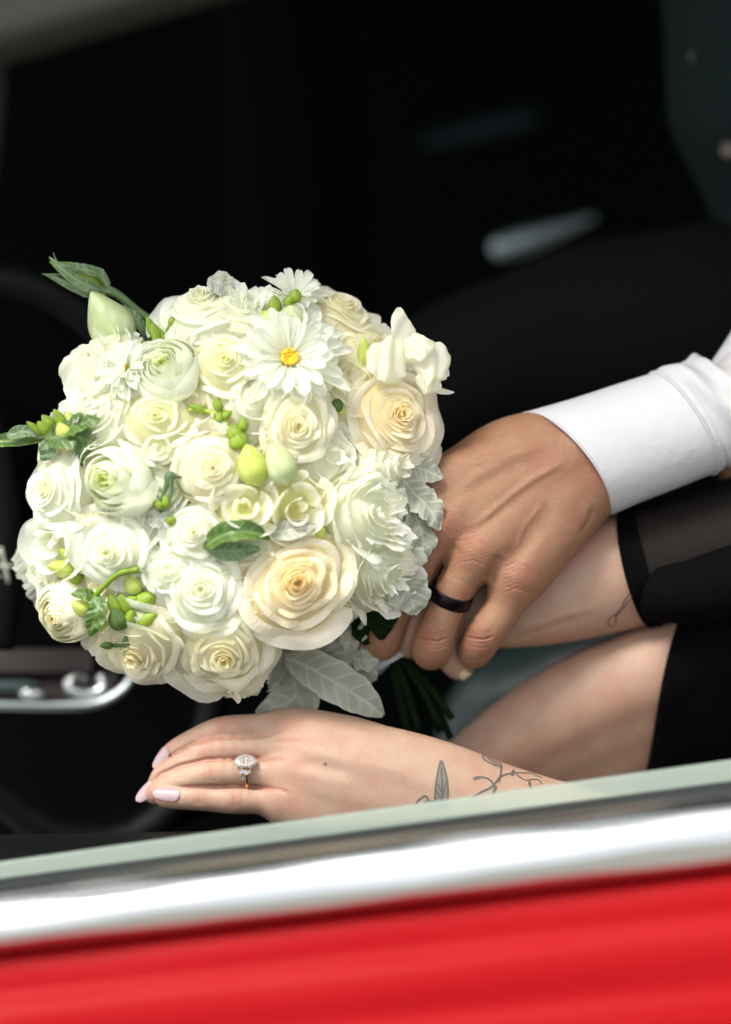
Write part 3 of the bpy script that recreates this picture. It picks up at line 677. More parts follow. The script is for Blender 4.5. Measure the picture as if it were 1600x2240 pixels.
bvR = BVHTree.FromPolygons([tuple(v) for v in rV], [tuple(f) for f in rF])
# thigh
ft = Field(840, 1760, 1260, 2100, -840, -20, 8.0)
th_ = ft.blank(); ft.d = th_
ft.d[:] = 300
def bigcone(f, a, b, k):
    X = f.x[:, None, None] - a[0]; Y = f.y[None, :, None] + a[1]; H = f.h[None, None, :] - a[2]
    d = np.array([b[0] - a[0], -(b[1] - a[1]), b[2] - a[2]]); t = np.clip((X * d[0] + Y * d[1] + H * d[2]) / (d @ d + 1e-6), 0, 1)
    f.d = smin(f.d, (np.sqrt((X - t * d[0]) ** 2 + (Y - t * d[1]) ** 2 + (H - t * d[2]) ** 2) - (a[3] + (b[3] - a[3]) * t)).astype(np.float32), k)
for k_ in range(7):
    dy, dh, dr = k_ * 62, -k_ * 52, k_ * 7
    TH = catmull([(900, 1790 + dy, -300 + dh, 60 + dr), (1060, 1668 + dy, -260 + dh, 80 + dr), (1230, 1560 + dy, -235 + dh, 98 + dr), (1440, 1470 + dy, -225 + dh, 104 + dr), (1800, 1350 + dy, -225 + dh, 110 + dr)], 12)
    for a, b in zip(TH[:-1], TH[1:]): bigcone(ft, a, b, 26)
tV_, tF_ = ft.mesh(); tV_ = relax(tV_, tF_, 8)
tdark = np.zeros(len(tV_)); rs = np.random.RandomState(3)
uV, uF = tor([[(1650, 1192, -192, 72), (1950, 1160, -170, 90), (2100, 500, -300, 210), (2200, 300, -350, 230)], [(1640, 1960, 0, 118), (2000, 1900, 0, 160), (2300, 1400, -50, 190), (2350, 700, -150, 220)],
              [(1720, 1560, -330, 140), (1900, 1600, -400, 230), (2200, 1590, -380, 380), (2300, 1000, -380, 400), (2300, 400, -350, 400)]], (1560, 2900, 0, 2200, -900, 300), 28)
wb = MB(); z = np.zeros
wb.add(wv, wF_, red=wr_, dark=wd_); wb.add(rV, rF, red=rr_, dark=rd_); wb.add(tV_, tF_, red=z(len(tV_)) + .12, dark=tdark); wb.add(uV, uF, red=z(len(uV)), dark=z(len(uV)))
wbody = wb.build('body', M['skin_fair'], woman)
print('woman body', round(time.time() - T0, 1))
# nails: curved almond shells
def nail(base, tip, width, nrm, curve=0.35, name='fingernail', mat='nail_pink', thick=2.2):
    base = np.array(base, float); tip = np.array(tip, float); ax = tip - base; L = np.linalg.norm(ax); ax /= L
    nrm = np.array(nrm, float); nrm = unit(nrm - ax * (nrm @ ax)); sd_ = np.cross(ax, nrm); V = []
    nu, nv = 11, 15
    for lay in (0, 1):
        for j in range(nv):
            v = j / (nv - 1)
            wv_ = width * (math.sqrt(max(0, 1 - ((0.22 - v) / 0.24) ** 2)) if v < 0.22 else math.sqrt(max(0.0, 1 - ((v - 0.22) / 0.78) ** 2.6))) * 0.5
            for i in range(nu):
                u = i / (nu - 1) * 2 - 1
                V.append(base + ax * L * v + sd_ * u * wv_ + nrm * (-curve * width * 0.5 * (u * wv_ / (width * .5)) ** 2 + 2.0 * math.sin(math.pi * min(1, v * .9)) - lay * thick))
    F1 = gridfaces(nu, nv); V = np.array(V)
    return mesh_obj(name, V, np.vstack([F1, F1[:, ::-1] + nu * nv]), M[mat], woman)
nail(q(392, 1737, 103), q(334, 1734, 88), 32, (0.0, 0.35, 1))
nail(q(334, 1714, 42), q(298, 1752, 22), 34, (-0.62, 0.3, 0.85))
nail(q(364, 1637, 24), q(335, 1680, 4), 30, (-0.6, 0.35, 0.8))
# tattoos, mole
def tattoo(lines, bv, name, mat, label=None, lift=0.9):
    lines = [(l[0], l[1] * (1.3 if bv is bvL else 1.1), *l[2:]) for l in lines]
    b_ = MB()
    for ln, wd, *wf_ in lines:
        r = ribbon_on(bv, ln, wd, lift=lift, n=max(12, len(ln) * 7), wfun=wf_[0] if wf_ else None)
        if r: b_.add(*r)
    if b_.V:
        o = b_.build(name, M[mat], woman)
        if label: o['label'] = label
tattoo([([(967, 1664), (975, 1690), (980, 1720), (980, 1775)], 3), ([(964, 1664), (957, 1695), (953, 1725), (951, 1775)], 3), ([(966, 1680), (968, 1720), (968, 1770)], 3), ([(958, 1715), (968, 1735)], 2.5), ([(955, 1730), (968, 1752)], 2.5), ([(954, 1745), (967, 1768)], 2.5), ([(976, 1712), (970, 1740)], 2),
        ([(953, 1752), (940, 1752), (932, 1742), (922, 1746), (912, 1756), (908, 1772)], 3.4), ([(945, 1770), (935, 1752), (928, 1758)], 2.5)], bvL, 'bird_tattoo', 'ink')
tattoo([([(966, 1668), (967, 1700), (966, 1770)], 24, lambda t: min(1, .15 + 1.0 * t))], bvL, 'bird_wing_shading', 'ink_soft', lift=0.6)
tattoo([([(1036, 1704), (1050, 1700), (1068, 1704), (1080, 1716), (1084, 1735)], 3.4), ([(1034, 1745), (1055, 1732), (1078, 1720), (1095, 1700), (1120, 1692), (1160, 1692), (1184, 1702)], 3.6), ([(1092, 1712), (1096, 1690), (1096, 1672), (1080, 1664), (1062, 1652), (1056, 1655), (1062, 1664), (1086, 1676)], 3.2),
        ([(1120, 1697), (1124, 1685)], 5), ([(1130, 1695), (1150, 1707), (1175, 1705), (1186, 1715)], 3), ([(1158, 1710), (1162, 1728)], 5), ([(1086, 1720), (1078, 1738)], 5)], bvL, 'branch_tattoo', 'ink')
tattoo([([(1036, 1705), (1044, 1702), (1052, 1703)], 7), ([(1068, 1658), (1082, 1668), (1096, 1678)], 11)], bvL, 'branch_shading', 'ink_soft', lift=.7)
tattoo([([(1424, 1298), (1405, 1294), (1385, 1294), (1370, 1308), (1360, 1328), (1346, 1345), (1334, 1352), (1331, 1362), (1338, 1370), (1347, 1362), (1348, 1348), (1360, 1335), (1380, 1310), (1400, 1300), (1426, 1302)], 2.2)], bvR, 'loop_tattoo', 'ink_dark')
b_ = MB(); hit = bvL.ray_cast(Vector((712, -1671, 900)), Vector((0, 0, -1)))[0]
V, F = disc(np.array(hit) + (0, 0, 0.3), 3.6, 1.2, (0, 0, 1), 12); mesh_obj('mole', V, F, plain('mole', (0.30, 0.05, 0.03), 0.5), woman)
# sheer sleeve, hem band
slv = empty('dress_sleeve', (1500, -1220, -190), woman)
def arms(t, th): return (1.2 * math.sin(6 * th + 8 * t), math.sin(th) * -26 * (1 - t) - 8)
AS = [(1398, 1243, -174, 130, 126, 14), (1420, 1238, -176, 132, 128, 14), (1500, 1216, -182, 138, 134, 14), (1600, 1196, -188, 146, 142, 12), (1800, 1160, -195, 165, 160, 12)]
V, F = loft(AS, 40, 64, arms); mesh_obj('sheer_cloth', V, F, M['net'], slv)
def arm2(t, th): return (1.2 * math.sin(6 * th) + 1.6, math.sin(th) * -26 - 8)
V, F = loft([AS[0], (1404, 1241, -174, 131, 127, 14), (1412, 1240, -175, 132, 128, 14)], 5, 64, arm2)
V2, F2 = loft([(1398, 1243, -174, 133, 129, 14), (1410, 1240, -175, 134, 130, 14), (1424, 1237, -176, 135, 131, 14)], 6, 64, arms)
mesh_obj('hem_band', V2, F2, M['dress'], slv)
# opaque lower part of the sleeve and dress body
V, F = tube([(1434, 1298, -66, 58), (1450, 1300, -60, 62), (1520, 1294, -50, 72), (1600, 1276, -60, 82), (1700, 1255, -60, 90), (1900, 1220, -80, 100)], 30, 24)
mesh_obj('sleeve_drape', V, F, M['dress'], slv)
fk = Field(1330, 2100, 1180, 2100, -840, 20, 8.0); fk.d[:] = 300
for k_ in range(7):
    dy, dh, dr = k_ * 62, -k_ * 52, k_ * 7
    TH = catmull([(1230, 1560 + dy, -235 + dh, 110 + dr), (1440, 1470 + dy, -225 + dh, 118 + dr), (1800, 1350 + dy, -225 + dh, 140 + dr), (2100, 1250 + dy, -225 + dh, 170 + dr)], 10)
    for a, b in zip(TH[:-1], TH[1:]): bigcone(fk, a, b, 40)
Xk = fk.x[:, None, None]; Yk = -fk.y[None, :, None]; Hk = fk.h[None, None, :]
fk.d = fk.d + (2.5 * np.sin(Yk * .022 + Xk * .012) + 2 * np.sin(Xk * .03 - Yk * .017 + Hk * .01)).astype(np.float32)
cut = ((1405 + (1690 - Yk) * 0.246 + 7 * np.sin(Yk * .012)) - Xk) / 1.03
fk.d = np.maximum(fk.d, (cut + 0 * Hk).astype(np.float32))
V, F = fk.mesh(); V = relax(V, F, 2)
mesh_obj('dress_skirt', V, F, M['dress'], woman)
V, F = loft([(2250, 1700, -380, 430, 430, 90), (2260, 1200, -380, 420, 420, 90), (2280, 700, -380, 420, 400, 90), (2300, 250, -350, 430, 380, 90)], 20, 40, vf)
mesh_obj('dress_bodice', V, F, M['dress'], woman)
# ================================================================== RINGS
def band(c, axis, r0, r1, wdt, thick, name, mat, parent=None, flat=None, seg=72):
    """ring of half width wdt around the unit axis; r0 in-plane radius, r1 radius in depth"""
    axis = unit(np.array(axis, float)); a = unit(np.cross(axis, [0, 0, 1.])); b2 = np.cross(a, axis)
    if b2[2] < 0: b2 = -b2
    prof = [(-1, 0), (-1, .7), (-.8, 1), (0, 1.12), (.8, 1), (1, .7), (1, 0), (0, -.1)]; V = []
    for e in range(seg):
        th = 2 * math.pi * e / seg; rd = math.cos(th) * a * r0 + math.sin(th) * b2 * r1; ru = unit(rd)
        for u, h in prof: V.append(np.array(c) + rd + ru * thick * h + axis * u * wdt)
    np_ = len(prof); F = np.array([[e * np_ + i, e * np_ + (i + 1) % np_, ((e + 1) % seg) * np_ + (i + 1) % np_, ((e + 1) % seg) * np_ + i] for e in range(seg) for i in range(np_)])
    return mesh_obj(name, V, F, M[mat], parent)
r = band(q(986, 1304, 20), (-0.36, -0.86, -0.36), 44.5, 45.5, 14.5, 4.5, 'wedding_band', 'black_ring')
tag(r, 'plain dark violet-black band on the tanned ring finger', 'ring')
er = empty('engagement_ring', (540, -1690, 76)); tag(er, 'gold engagement ring with an oval clear stone and smaller stepped stones', 'ring')
band(q(540, 1692, 76), (1, 0.02, 0.0), 35, 35.5, 3.2, 3, 'band', 'gold', er)
def gem(c, rx, ry, dep, up, xd, name, seg=8, table=0.6):
    up = unit(np.array(up, float)); xd = unit(np.array(xd, float) - up * (np.array(xd, float) @ up)); yd = np.cross(up, xd); V = []; F = []
    rings = [(table, .38, 0), (0.85, .22, .5), (1.0, 0, 0), (1.0, -.06, 0), (.55, -.55, .5), (.04, -1, 0)]
    for rr, z_, off in rings:
        for e in range(seg):
            an = 2 * math.pi * (e + off) / seg; V.append(np.array(c) + rr * (math.cos(an) * rx * xd + math.sin(an) * ry * yd) + up * dep * z_)
    for k in range(len(rings) - 1):
        for e in range(seg):
            a_, b3, c_, d_ = k * seg + e, k * seg + (e + 1) % seg, (k + 1) * seg + (e + 1) % seg, (k + 1) * seg + e
            F += [[a_, d_, c_], [a_, c_, b3]]
    F.append(list(range(seg))); F.append(list(range((len(rings) - 1) * seg, len(rings) * seg))[::-1])
    return mesh_obj(name, V, F, M['diamond'], er, smooth=False)
su = np.array([0, 0.62, 0.78])
gem(q(538, 1665, 0) + np.array([0, 0, 112]), 25, 19, 16, su, (1, 0, 0), 'oval_stone', 16)
gem(q(537, 1689, 114), 14, 8, 7, (0, 0.15, 1), (1, 0, 0), 'baguette_stone', 4, .7)
gem(q(538, 1703, 109), 10, 11, 6, (0, -0.3, 1), (0, -1, 0), 'triangle_stone', 3, .6)
for an in range(6):
    a = math.pi / 6 + an * math.pi / 3; ud = unit(np.cross(su, [1, 0, 0.]))
    c = q(538, 1665, 112) + np.array([1, 0, 0]) * math.cos(a) * 22 + ud * math.sin(a) * 17
    p0 = c - su * 18 - (c - q(538, 1665, 112)) * 0.4; pts = [(p[0], -p[1], p[2], rr) for p, rr in ((p0, 1.6), ((p0 + c) / 2, 1.8), (c + su * 2, 2.6))]
    V, F = tube(pts, 8, 8); mesh_obj('prong', V, F, M['silver'] if an % 2 else M['gold'], er)
cr = MB(); cr.add(*tube([(524, 1672, 104, 2), (530, 1684, 108, 2), (532, 1700, 106, 2), (537, 1714, 98, 2)], 10, 6)); cr.add(*tube([(552, 1672, 104, 2), (547, 1684, 108, 2), (543, 1700, 106, 2), (539, 1714, 98, 2)], 10, 6)); cr.build('shoulder', M['gold'], er)
# ================================================================== BOUQUET
BC = (490, -1080, -60)
bq = empty('bouquet', (950, -1420, -90)); tag(bq, 'round bridal bouquet of cream roses, white daisies, freesia and silver leaves', 'bouquet')
PETALS = [0]
def petal(phi, rad, hw, rho0, zb, zt, curl=0.1, curlz=0.06, wave=0.0, wf=3, tip=0.25, spiral=0.05, nu=9, nv=10, Rr=100, inward=0.0, pw=0.9, rs=None, seed=0, frill=0.0):
    u = np.linspace(-1, 1, nu)[None, :]; v = np.linspace(0, 1, nv)[:, None]
    e = 1 - tip * np.abs(u) ** 2.4; vv = v * e
    rho = rho0 + (rad - rho0) * np.sin(vv * math.pi / 2) ** pw - inward * rad * np.clip((vv - .55) / .45, 0, 1) ** 2
    z_ = zb + (zt - zb) * vv ** 1.35
    wd = hw * (0.4 + 0.6 * np.sin(np.clip(vv * 1.3, 0, 1) * math.pi / 2))
    s_ = np.clip((v - 0.72) / 0.28, 0, 1) ** 1.6
    rho = rho + curl * Rr * s_; z_ = z_ - curlz * Rr * s_
    ph = seed * 1.7
    wv2 = wave * Rr * v ** 2 * (np.sin(wf * u * 2.2 + ph) + 0.5 * np.sin(wf * 4.1 * u + ph * 2.3))
    rho = rho + wv2 * 0.6; z_ = z_ + wv2
    fr_ = frill * Rr * v ** 5 * (np.sin(11 * u + ph) + .8 * np.sin(23 * u + 2 * ph) + .5 * np.sin(37 * u + 3 * ph)); z_ = z_ + fr_; rho = rho + fr_ * .7
    rho = rho * (1 + spiral * u)
    ang = phi + u * wd + 0 * v
    V = np.stack([rho * np.cos(ang), rho * np.sin(ang), z_ + 0 * u], -1).reshape(-1, 3)
    return V, gridfaces(nu, nv), (v + 0 * u).ravel()
def frame(nrm, spin=0.0):
    n_ = unit(np.array(nrm, float)); a = unit(np.cross([0.13, 1, 0.07], n_)); b2 = np.cross(n_, a)
    c, s_ = math.cos(spin), math.sin(spin)
    return np.stack([a * c + b2 * s_, -a * s_ + b2 * c, n_], 1)
def bn(px, py, tilt=(0, 0)):
    d = np.array([px - BC[0], -py - BC[1]]) / 480.0; r2 = min(0.93, d @ d)
    return unit(np.array([d[0] * 1.05 + tilt[0], d[1] * 1.05 + tilt[1], math.sqrt(1 - r2)]))
def bpos(px, py, sink=0.0):
    d = np.array([px - BC[0], -py - BC[1]]) / 500.0; r2 = min(0.97, d @ d)
    return np.array([px, -py, BC[2] + 330 * math.sqrt(1 - r2) - sink])
def flower(name, c, nrm, parts, nsep, mat, label=None, spin=None):
    """parts: list of (V,F,heart), the last nsep become petals of their own"""
    Mx = frame(nrm, rng.uniform(0, 6.28) if spin is None else spin)
    Rg = max(np.hypot(V[:, 0], V[:, 1]).max() for V, F, h in parts); sx = rng.uniform(.93, 1.07); p_ = [rng.uniform(0, 6.28) for _ in range(6)]
    def tr(V):
        q_ = V / Rg; a = 0.035 * Rg if name != 'daisy' else .01 * Rg
        d = np.stack([np.sin(3.1 * q_[:, 1] + p_[0]) + .6 * np.sin(7.3 * q_[:, 0] + 5 * q_[:, 2] + p_[1]), np.sin(3.4 * q_[:, 0] + p_[2]) + .6 * np.sin(6.7 * q_[:, 1] - 4 * q_[:, 2] + p_[3]),
                      1.1 * np.sin(4.1 * q_[:, 0] + 3 * q_[:, 1] + p_[4]) + .6 * np.sin(8.7 * q_[:, 1] - 6 * q_[:, 0] + p_[5])], 1)
        V2 = V * np.array([sx, 1 / sx, 1]) + a * d
        return (Mx @ V2.T).T + c
    core = MB(); k = len(parts) - nsep
    if name != 'daisy':
        Rm = max(np.hypot(V[:, 0], V[:, 1]).max() for V, F, h in parts) * .86
        dv = []
        for rr_, zz_ in ((.02, .20), (.2, .19), (.4, .12), (.6, 0.0), (.8, -.18), (.95, -.42), (.8, -.8), (.1, -1.0)):
            for e in range(18): dv.append([Rm * rr_ * math.cos(e * math.pi / 9), Rm * rr_ * math.sin(e * math.pi / 9), Rm * (zz_ if name != 'freesia' else zz_ * .6 - .38)])
        core.add(tr(np.array(dv)), gridfaces(18, 8, True), pu=np.zeros(len(dv)), heart=np.full(len(dv), .62 if name != 'freesia' else .85))
    PU = lambda V, F: (np.arange(len(V)) % int(F[0, 3])) / (F[0, 3] - 1.0) + (len(V) % 7) * .1
    for V, F, h in parts[:max(1, k)]: core.add(tr(V), F, heart=h, pu=PU(V, F))
    o = core.build(name, M[mat], bq)
    if label: o['label'] = label
    for V, F, h in parts[max(1, k):]:
        mesh_obj('petal', tr(V), F, M[mat], o, attrs={'heart': h, 'pu': PU(V, F)}); PETALS[0] += 1
    return o
def rose(px, py, R, mat='cream', nrm=None, n=26, nsep=6, sink=0, openn=1.0, tight=0.72, label=None, warm=1.0):
    parts = []; rr = random.Random(px * 7 + py); R = R * 1.06
    for i in range(n):
        t = (i + .5) / n; ph = i * 2.39996 + rr.uniform(-.3, .3)
        rad = R * (0.06 + 0.96 * t ** 1.45) * rr.uniform(.94, 1.06)
        hw = 1.55 - 0.62 * t
        zt = R * (0.44 - 0.50 * t ** 1.7 * openn) + R * rr.uniform(-.04, .05); zb = zt - R * (0.30 + 0.22 * t)
        cu = 0.03 + 0.15 * t ** 1.4
        V, F, v = petal(ph, rad, hw * rr.uniform(.9, 1.12), rad * (0.64 - .34 * t), zb, zt, cu, cu * 1.1, 0.012 + 0.034 * t, rr.choice((1, 2, 2.6)), 0.30 + 0.12 * t ** 2, 0.05 + .04 * rr.random(), 15 if t > .5 else 11, 13, R, inward=0.12 * (1 - t), rs=rr, seed=i)
        heart = np.clip(warm * ((1 - t) * 0.75 + (1 - v) * 0.6 - 0.12) - 0.15 * (v > .93), 0, 1)
        parts.append((V, F, heart))
    return flower('rose', bpos(px, py, sink), bn(px, py) if nrm is None else nrm, parts, nsep, mat, label)
def ranunc(px, py, R, mat='green_eye', nrm=None, n=38, nsep=5, sink=0, label=None, eye=0.22):
    parts = []; rr = random.Random(px * 5 + py); R = R * 1.05
    for i in range(n):
        t = (i + .5) / n; ph = i * 2.39996 + rr.uniform(-.4, .4); rad = R * (0.10 + 0.92 * t ** 1.5) * rr.uniform(.96, 1.04)
        zt = R * (0.58 * math.cos(t * 1.2) + 0.04 + rr.uniform(-.03, .03)); zb = zt - R * (.3 + .7 * t)
        V, F, v = petal(ph, rad, rr.uniform(.9, 1.25), rad * .55, zb, zt, 0.0, 0.0, 0.012 + .012 * t, rr.choice((1, 2)), 0.20, 0.05, 13, 11, R, inward=0.34 - .10 * t, seed=i)
        parts.append((V, F, np.clip(1.1 - t / eye * 0.6 + 0 * v if t < eye else (0.38 - 0.35 * t + (1 - v) * 0.2), 0, 1)))
    return flower('ranunculus', bpos(px, py, sink), bn(px, py) if nrm is None else nrm, parts, nsep, mat, label)
def ruffle(px, py, R, mat='white', nrm=None, n=16, nsep=6, sink=0, name='lisianthus', wave=0.10, label=None, hw=1.0, frill=.022):
    parts = []; rr = random.Random(px * 3 + py); R = R * 1.05
    for i in range(n):
        t = (i + .5) / n; ph = i * 2.39996 + rr.uniform(-.4, .4); rad = R * (0.16 + 0.88 * t)
        zt = R * (0.42 - .40 * t) + rr.uniform(-.06, .10) * R
        V, F, v = petal(ph, rad, hw * rr.uniform(.85, 1.2) * (1.2 - .3 * t), rad * .45, zt - R * (.35 + .35 * t), zt, 0.10 * t, 0.12 * t, wave, rr.choice((1.3, 1.8, 2.4)), 0.28, 0.06, 41, 14, R, seed=i * 3 + px, frill=frill)
        parts.append((V, F, np.clip(0.6 * (1 - v) + 0.3 * (1 - t) - .1, 0, 1)))
    return flower(name, bpos(px, py, sink), bn(px, py) if nrm is None else nrm, parts, nsep, mat, label)
def freesia(px, py, R, nrm=None, mat='freesia', opn=0.8, sink=0, nsep=6, label=None, tip=.4):
    parts = []; rr = random.Random(px + py * 3); R = R * 1.05
    seq = [(0.10, 0.34, 0), (0.28, .34, 2.1), (0.32, .32, 4.2), (0.62, .30, .6), (.66, .28, 2.7), (.7, .26, 4.8), (1.0, .14, 1.6), (1.03, .12, 3.7), (1.06, .10, 5.8)]
    for i, (rf, zf, ph) in enumerate(seq):
        rad = R * (rf * (.55 + .45 * opn)) + R * .08
        V, F, v = petal(ph + rr.uniform(-.15, .15), rad, (1.25 if i < 3 else 1.0 if i < 6 else .78), rad * .35, R * (zf - .75), R * zf, 0.05 * opn, 0.05 * opn, 0.025, 1.3, tip, 0.08, 13, 13, R, pw=1.0, seed=i)
        parts.append((V, F, np.clip(1.05 - v * 1.3 + (.25 if i < 3 else 0), 0, 1)))
    return flower('freesia', bpos(px, py, sink), bn(px, py) if nrm is None else nrm, parts, nsep, mat, label)
def daisy(px, py, R, nrm=None, n=34, nsep=0, sink=0, discr=0.16, label=None, up=0.3, mat='white'):
    parts = []; rr = random.Random(px + py); Mx_ = None
    for i in range(n):
        lay = i % 3; ph = i * 2 * math.pi / n * 1.0 + rr.uniform(-.16, .16) + lay * .04
        L = R * (0.98 - 0.17 * lay) * rr.uniform(.82, 1.06); u = np.linspace(-1, 1, 9)[None, :]; v = np.linspace(0, 1, 14)[:, None]
        wd = R * 0.112 * rr.uniform(.8, 1.15) * (0.32 + 0.68 * np.sin(np.clip(v * 1.15, 0, 1) * math.pi * .60)) * np.sqrt(np.clip(1 - (np.clip(v - .74, 0, 1) / .27) ** 2, 0.0, 1))
        rad = R * .06 + (L - R * .06) * v; tw = rr.uniform(-.35, .35)
        lift = R * (up * lay * .45 + up * .35) * v ** .8 - R * (.16 + rr.uniform(-.14, .12)) * v ** 2 * (1.5 - lay * .4)
        x = rad + 0 * u; y = u * wd + R * rr.uniform(-.05, .05) * v ** 2; zz = lift + wd * rr.uniform(.3, .9) * u ** 2 + tw * wd * u * v + 0.02 * R * np.sin(v * 3 + i) + R * .012 * np.cos(u * 7)
        c, s_ = math.cos(ph), math.sin(ph)
        V = np.stack([x * c - y * s_, x * s_ + y * c, zz], -1).reshape(-1, 3)
        parts.append((V, gridfaces(9, 14), np.clip(.5 - v * .8 + 0 * u, 0, 1).ravel()))
    nr = bn(px, py) if nrm is None else unit(np.array(nrm, float)); c0 = bpos(px, py, sink)
    o = flower('daisy', c0, nr, parts, nsep, mat, label, spin=0.4)
    if discr:
        b2 = MB(); Mx_ = frame(nr, 0)
        for k in range(70):
            r_ = R * discr * math.sqrt((k + .5) / 70); a = k * 2.39996; s2 = R * .022 * rr.uniform(.8, 1.3)
            cc = np.array([r_ * math.cos(a), r_ * math.sin(a), R * (.10 + .10 * (r_ / (R * discr)) * rr.uniform(.5, 1.2))])
            pts = []
            for (rr2, z2) in ((s2, -3 * s2), (s2, .3 * s2), (s2 * .45, 1.2 * s2)):
                for e in range(6): pts.append(cc + np.array([rr2 * math.cos(e * 1.047), rr2 * math.sin(e * 1.047), z2]))
            V = np.array(pts); b2.add((Mx_ @ V.T).T + c0, np.vstack([gridfaces(6, 3, True), [[12, 13, 14, 15], [12, 15, 16, 17]]]))
        b2.build('flower_disc', M['daisy_disc'], o)
    return o
# roses
rose(648, 1272, 122, 'peach', nrm=(0.10, -0.02, 1), nsep=8, n=32, label='rose with peach heart', warm=1.1, sink=-10)
rose(485, 1425, 122, 'cream', nrm=(0.02, -0.52, 0.85), nsep=8, n=34, label='cream rose at the lower edge')
rose(300, 1425, 108, 'cream', nrm=(-0.42, -0.75, 0.65), nsep=6, n=34)
rose(868, 915, 108, 'peach', nrm=(0.50, 0.10, 0.88), nsep=8, n=42, label='densely folded cream rose', warm=.75)
rose(650, 935, 100, 'cream', nrm=(0.18, 0.05, 1), nsep=8, n=28, warm=.8)
rose(462, 1020, 80, 'cream', nrm=(0.05, 0.1, 1), nsep=6, n=24, warm=.75)
rose(242, 1205, 90, 'white', nrm=(-0.35, -0.12, 0.95), nsep=6, n=26)
rose(112, 1070, 84, 'white', nrm=(-0.80, 0.02, 0.65), nsep=5, n=24)
rose(438, 1290, 92, 'white', nrm=(-0.05, 0.0, 1), nsep=6, n=20, openn=.9, sink=-6)
rose(440, 668, 100, 'white', nrm=(-0.25, 0.80, 0.55), nsep=6, n=24, sink=10)
rose(745, 680, 88, 'cream', nrm=(0.40, 0.75, 0.5), nsep=6, n=26, warm=.6)
rose(490, 788, 72, 'freesia', nrm=(-0.02, 0.40, 0.92), nsep=4, n=22, warm=.8)
# ranunculus
ranunc(250, 1045, 96, nrm=(-0.45, 0.0, 0.9), nsep=5, n=26, eye=.3, label='white ranunculus with a green eye')
ranunc(365, 812, 84, nrm=(-0.28, 0.5, 0.85), nsep=4)
ranunc(142, 1340, 78, 'cream', nrm=(-0.68, -0.38, 0.65), nsep=4, n=54)
rose(425, 1165, 66, 'white', nrm=(-0.05, 0.05, 1), nsep=4, n=18, sink=6)
rose(345, 912, 84, 'freesia', nrm=(-0.10, 0.22, 0.97), nsep=5, n=15, warm=.7)
# lisianthus and other ruffled blooms
ruffle(825, 1120, 105, nrm=(0.62, 0.05, 0.80), nsep=6, n=20, wave=.13, frill=.035, name='lisianthus', label='ruffled white bloom')
ruffle(845, 1250, 95, nrm=(0.62, -0.25, 0.76), nsep=6, n=18, wave=.14, sink=10, frill=.035)
ruffle(520, 672, 84, nrm=(0.02, 0.78, 0.62), nsep=5, n=18)
ruffle(210, 900, 84, nrm=(-0.62, 0.40, 0.70), nsep=4, n=16)
ruffle(365, 1245, 52, nrm=(-0.15, 0.1, 1), nsep=3, n=12, wave=.06)
ruffle(820, 770, 88, 'cream', nrm=(0.62, 0.55, 0.60), nsep=4, n=12, wave=.05, hw=.8)
# freesia
freesia(112, 1185, 86, nrm=(-0.72, -0.22, 0.72), mat='white')
freesia(535, 1105, 66, nrm=(0.02, 0.05, 1), opn=.95, sink=-8)
freesia(652, 1110, 76, nrm=(0.25, -0.15, 1), opn=.85, sink=-8)
freesia(895, 790, 52, nrm=(0.80, 0.38, 0.5), opn=.8, mat='white', tip=.5)
freesia(200, 820, 80, nrm=(-0.72, 0.6, 0.5), opn=1.05, mat='white')
freesia(345, 980, 44, nrm=(-0.3, 0.1, 1), opn=.6, mat='white', nsep=0)
# daisies
daisy(632, 788, 150, nrm=(0.10, 0.30, 0.95), n=64, nsep=46, sink=-8, discr=.12, label='large white daisy with a yellow centre')
daisy(642, 655, 88, nrm=(0.12, 0.80, 0.58), n=34, nsep=0, discr=0, sink=0, up=.5)
daisy(278, 808, 96, nrm=(-0.42, 0.60, 0.72), n=54, nsep=0, discr=.03, sink=6)
daisy(175, 905, 80, nrm=(-0.78, 0.30, 0.55), n=26, nsep=0, discr=0)
# spreading petals at the right rim
def bigpetal(pts, width, nrm, fold=.12, **k): return leaf(pts, width, 'cream', nrm, fold=fold, name='petal', veins=0, vamp=0, wexp=.6, curl=.5, lobes=.035, lf=4, **k)
LATER = [([(905, 810, 100), (892, 760, 118), (880, 715, 125), (874, 672, 120)], 62, (.5, .1, 1)), ([(890, 815, 125), (860, 790, 150), (830, 772, 160), (806, 762, 150)], 112, (.1, .5, 1)),
         ([(900, 800, 110), (930, 790, 125), (962, 800, 120), (980, 826, 105)], 108, (.6, .3, 1)), ([(925, 846, 90), (950, 852, 96), (975, 857, 92), (994, 858, 88)], 15, (.3, .4, 1)),
         ([(885, 790, 120), (900, 765, 135), (925, 752, 135), (950, 758, 120)], 70, (.3, .8, 1)), ([(910, 830, 115), (940, 835, 125), (965, 850, 115)], 60, (.6, -.2, 1)),
         ([(150, 800, 60), (165, 780, 75), (188, 765, 80), (205, 770, 75)], 34, (-.4, .4, 1)), ([(200, 800, 60), (215, 770, 80), (245, 745, 90), (285, 740, 85)], 70, (-.3, .5, 1)), ([(200, 860, 60), (170, 840, 85), (155, 800, 95), (175, 770, 90)], 66, (-.6, .3, 1))]
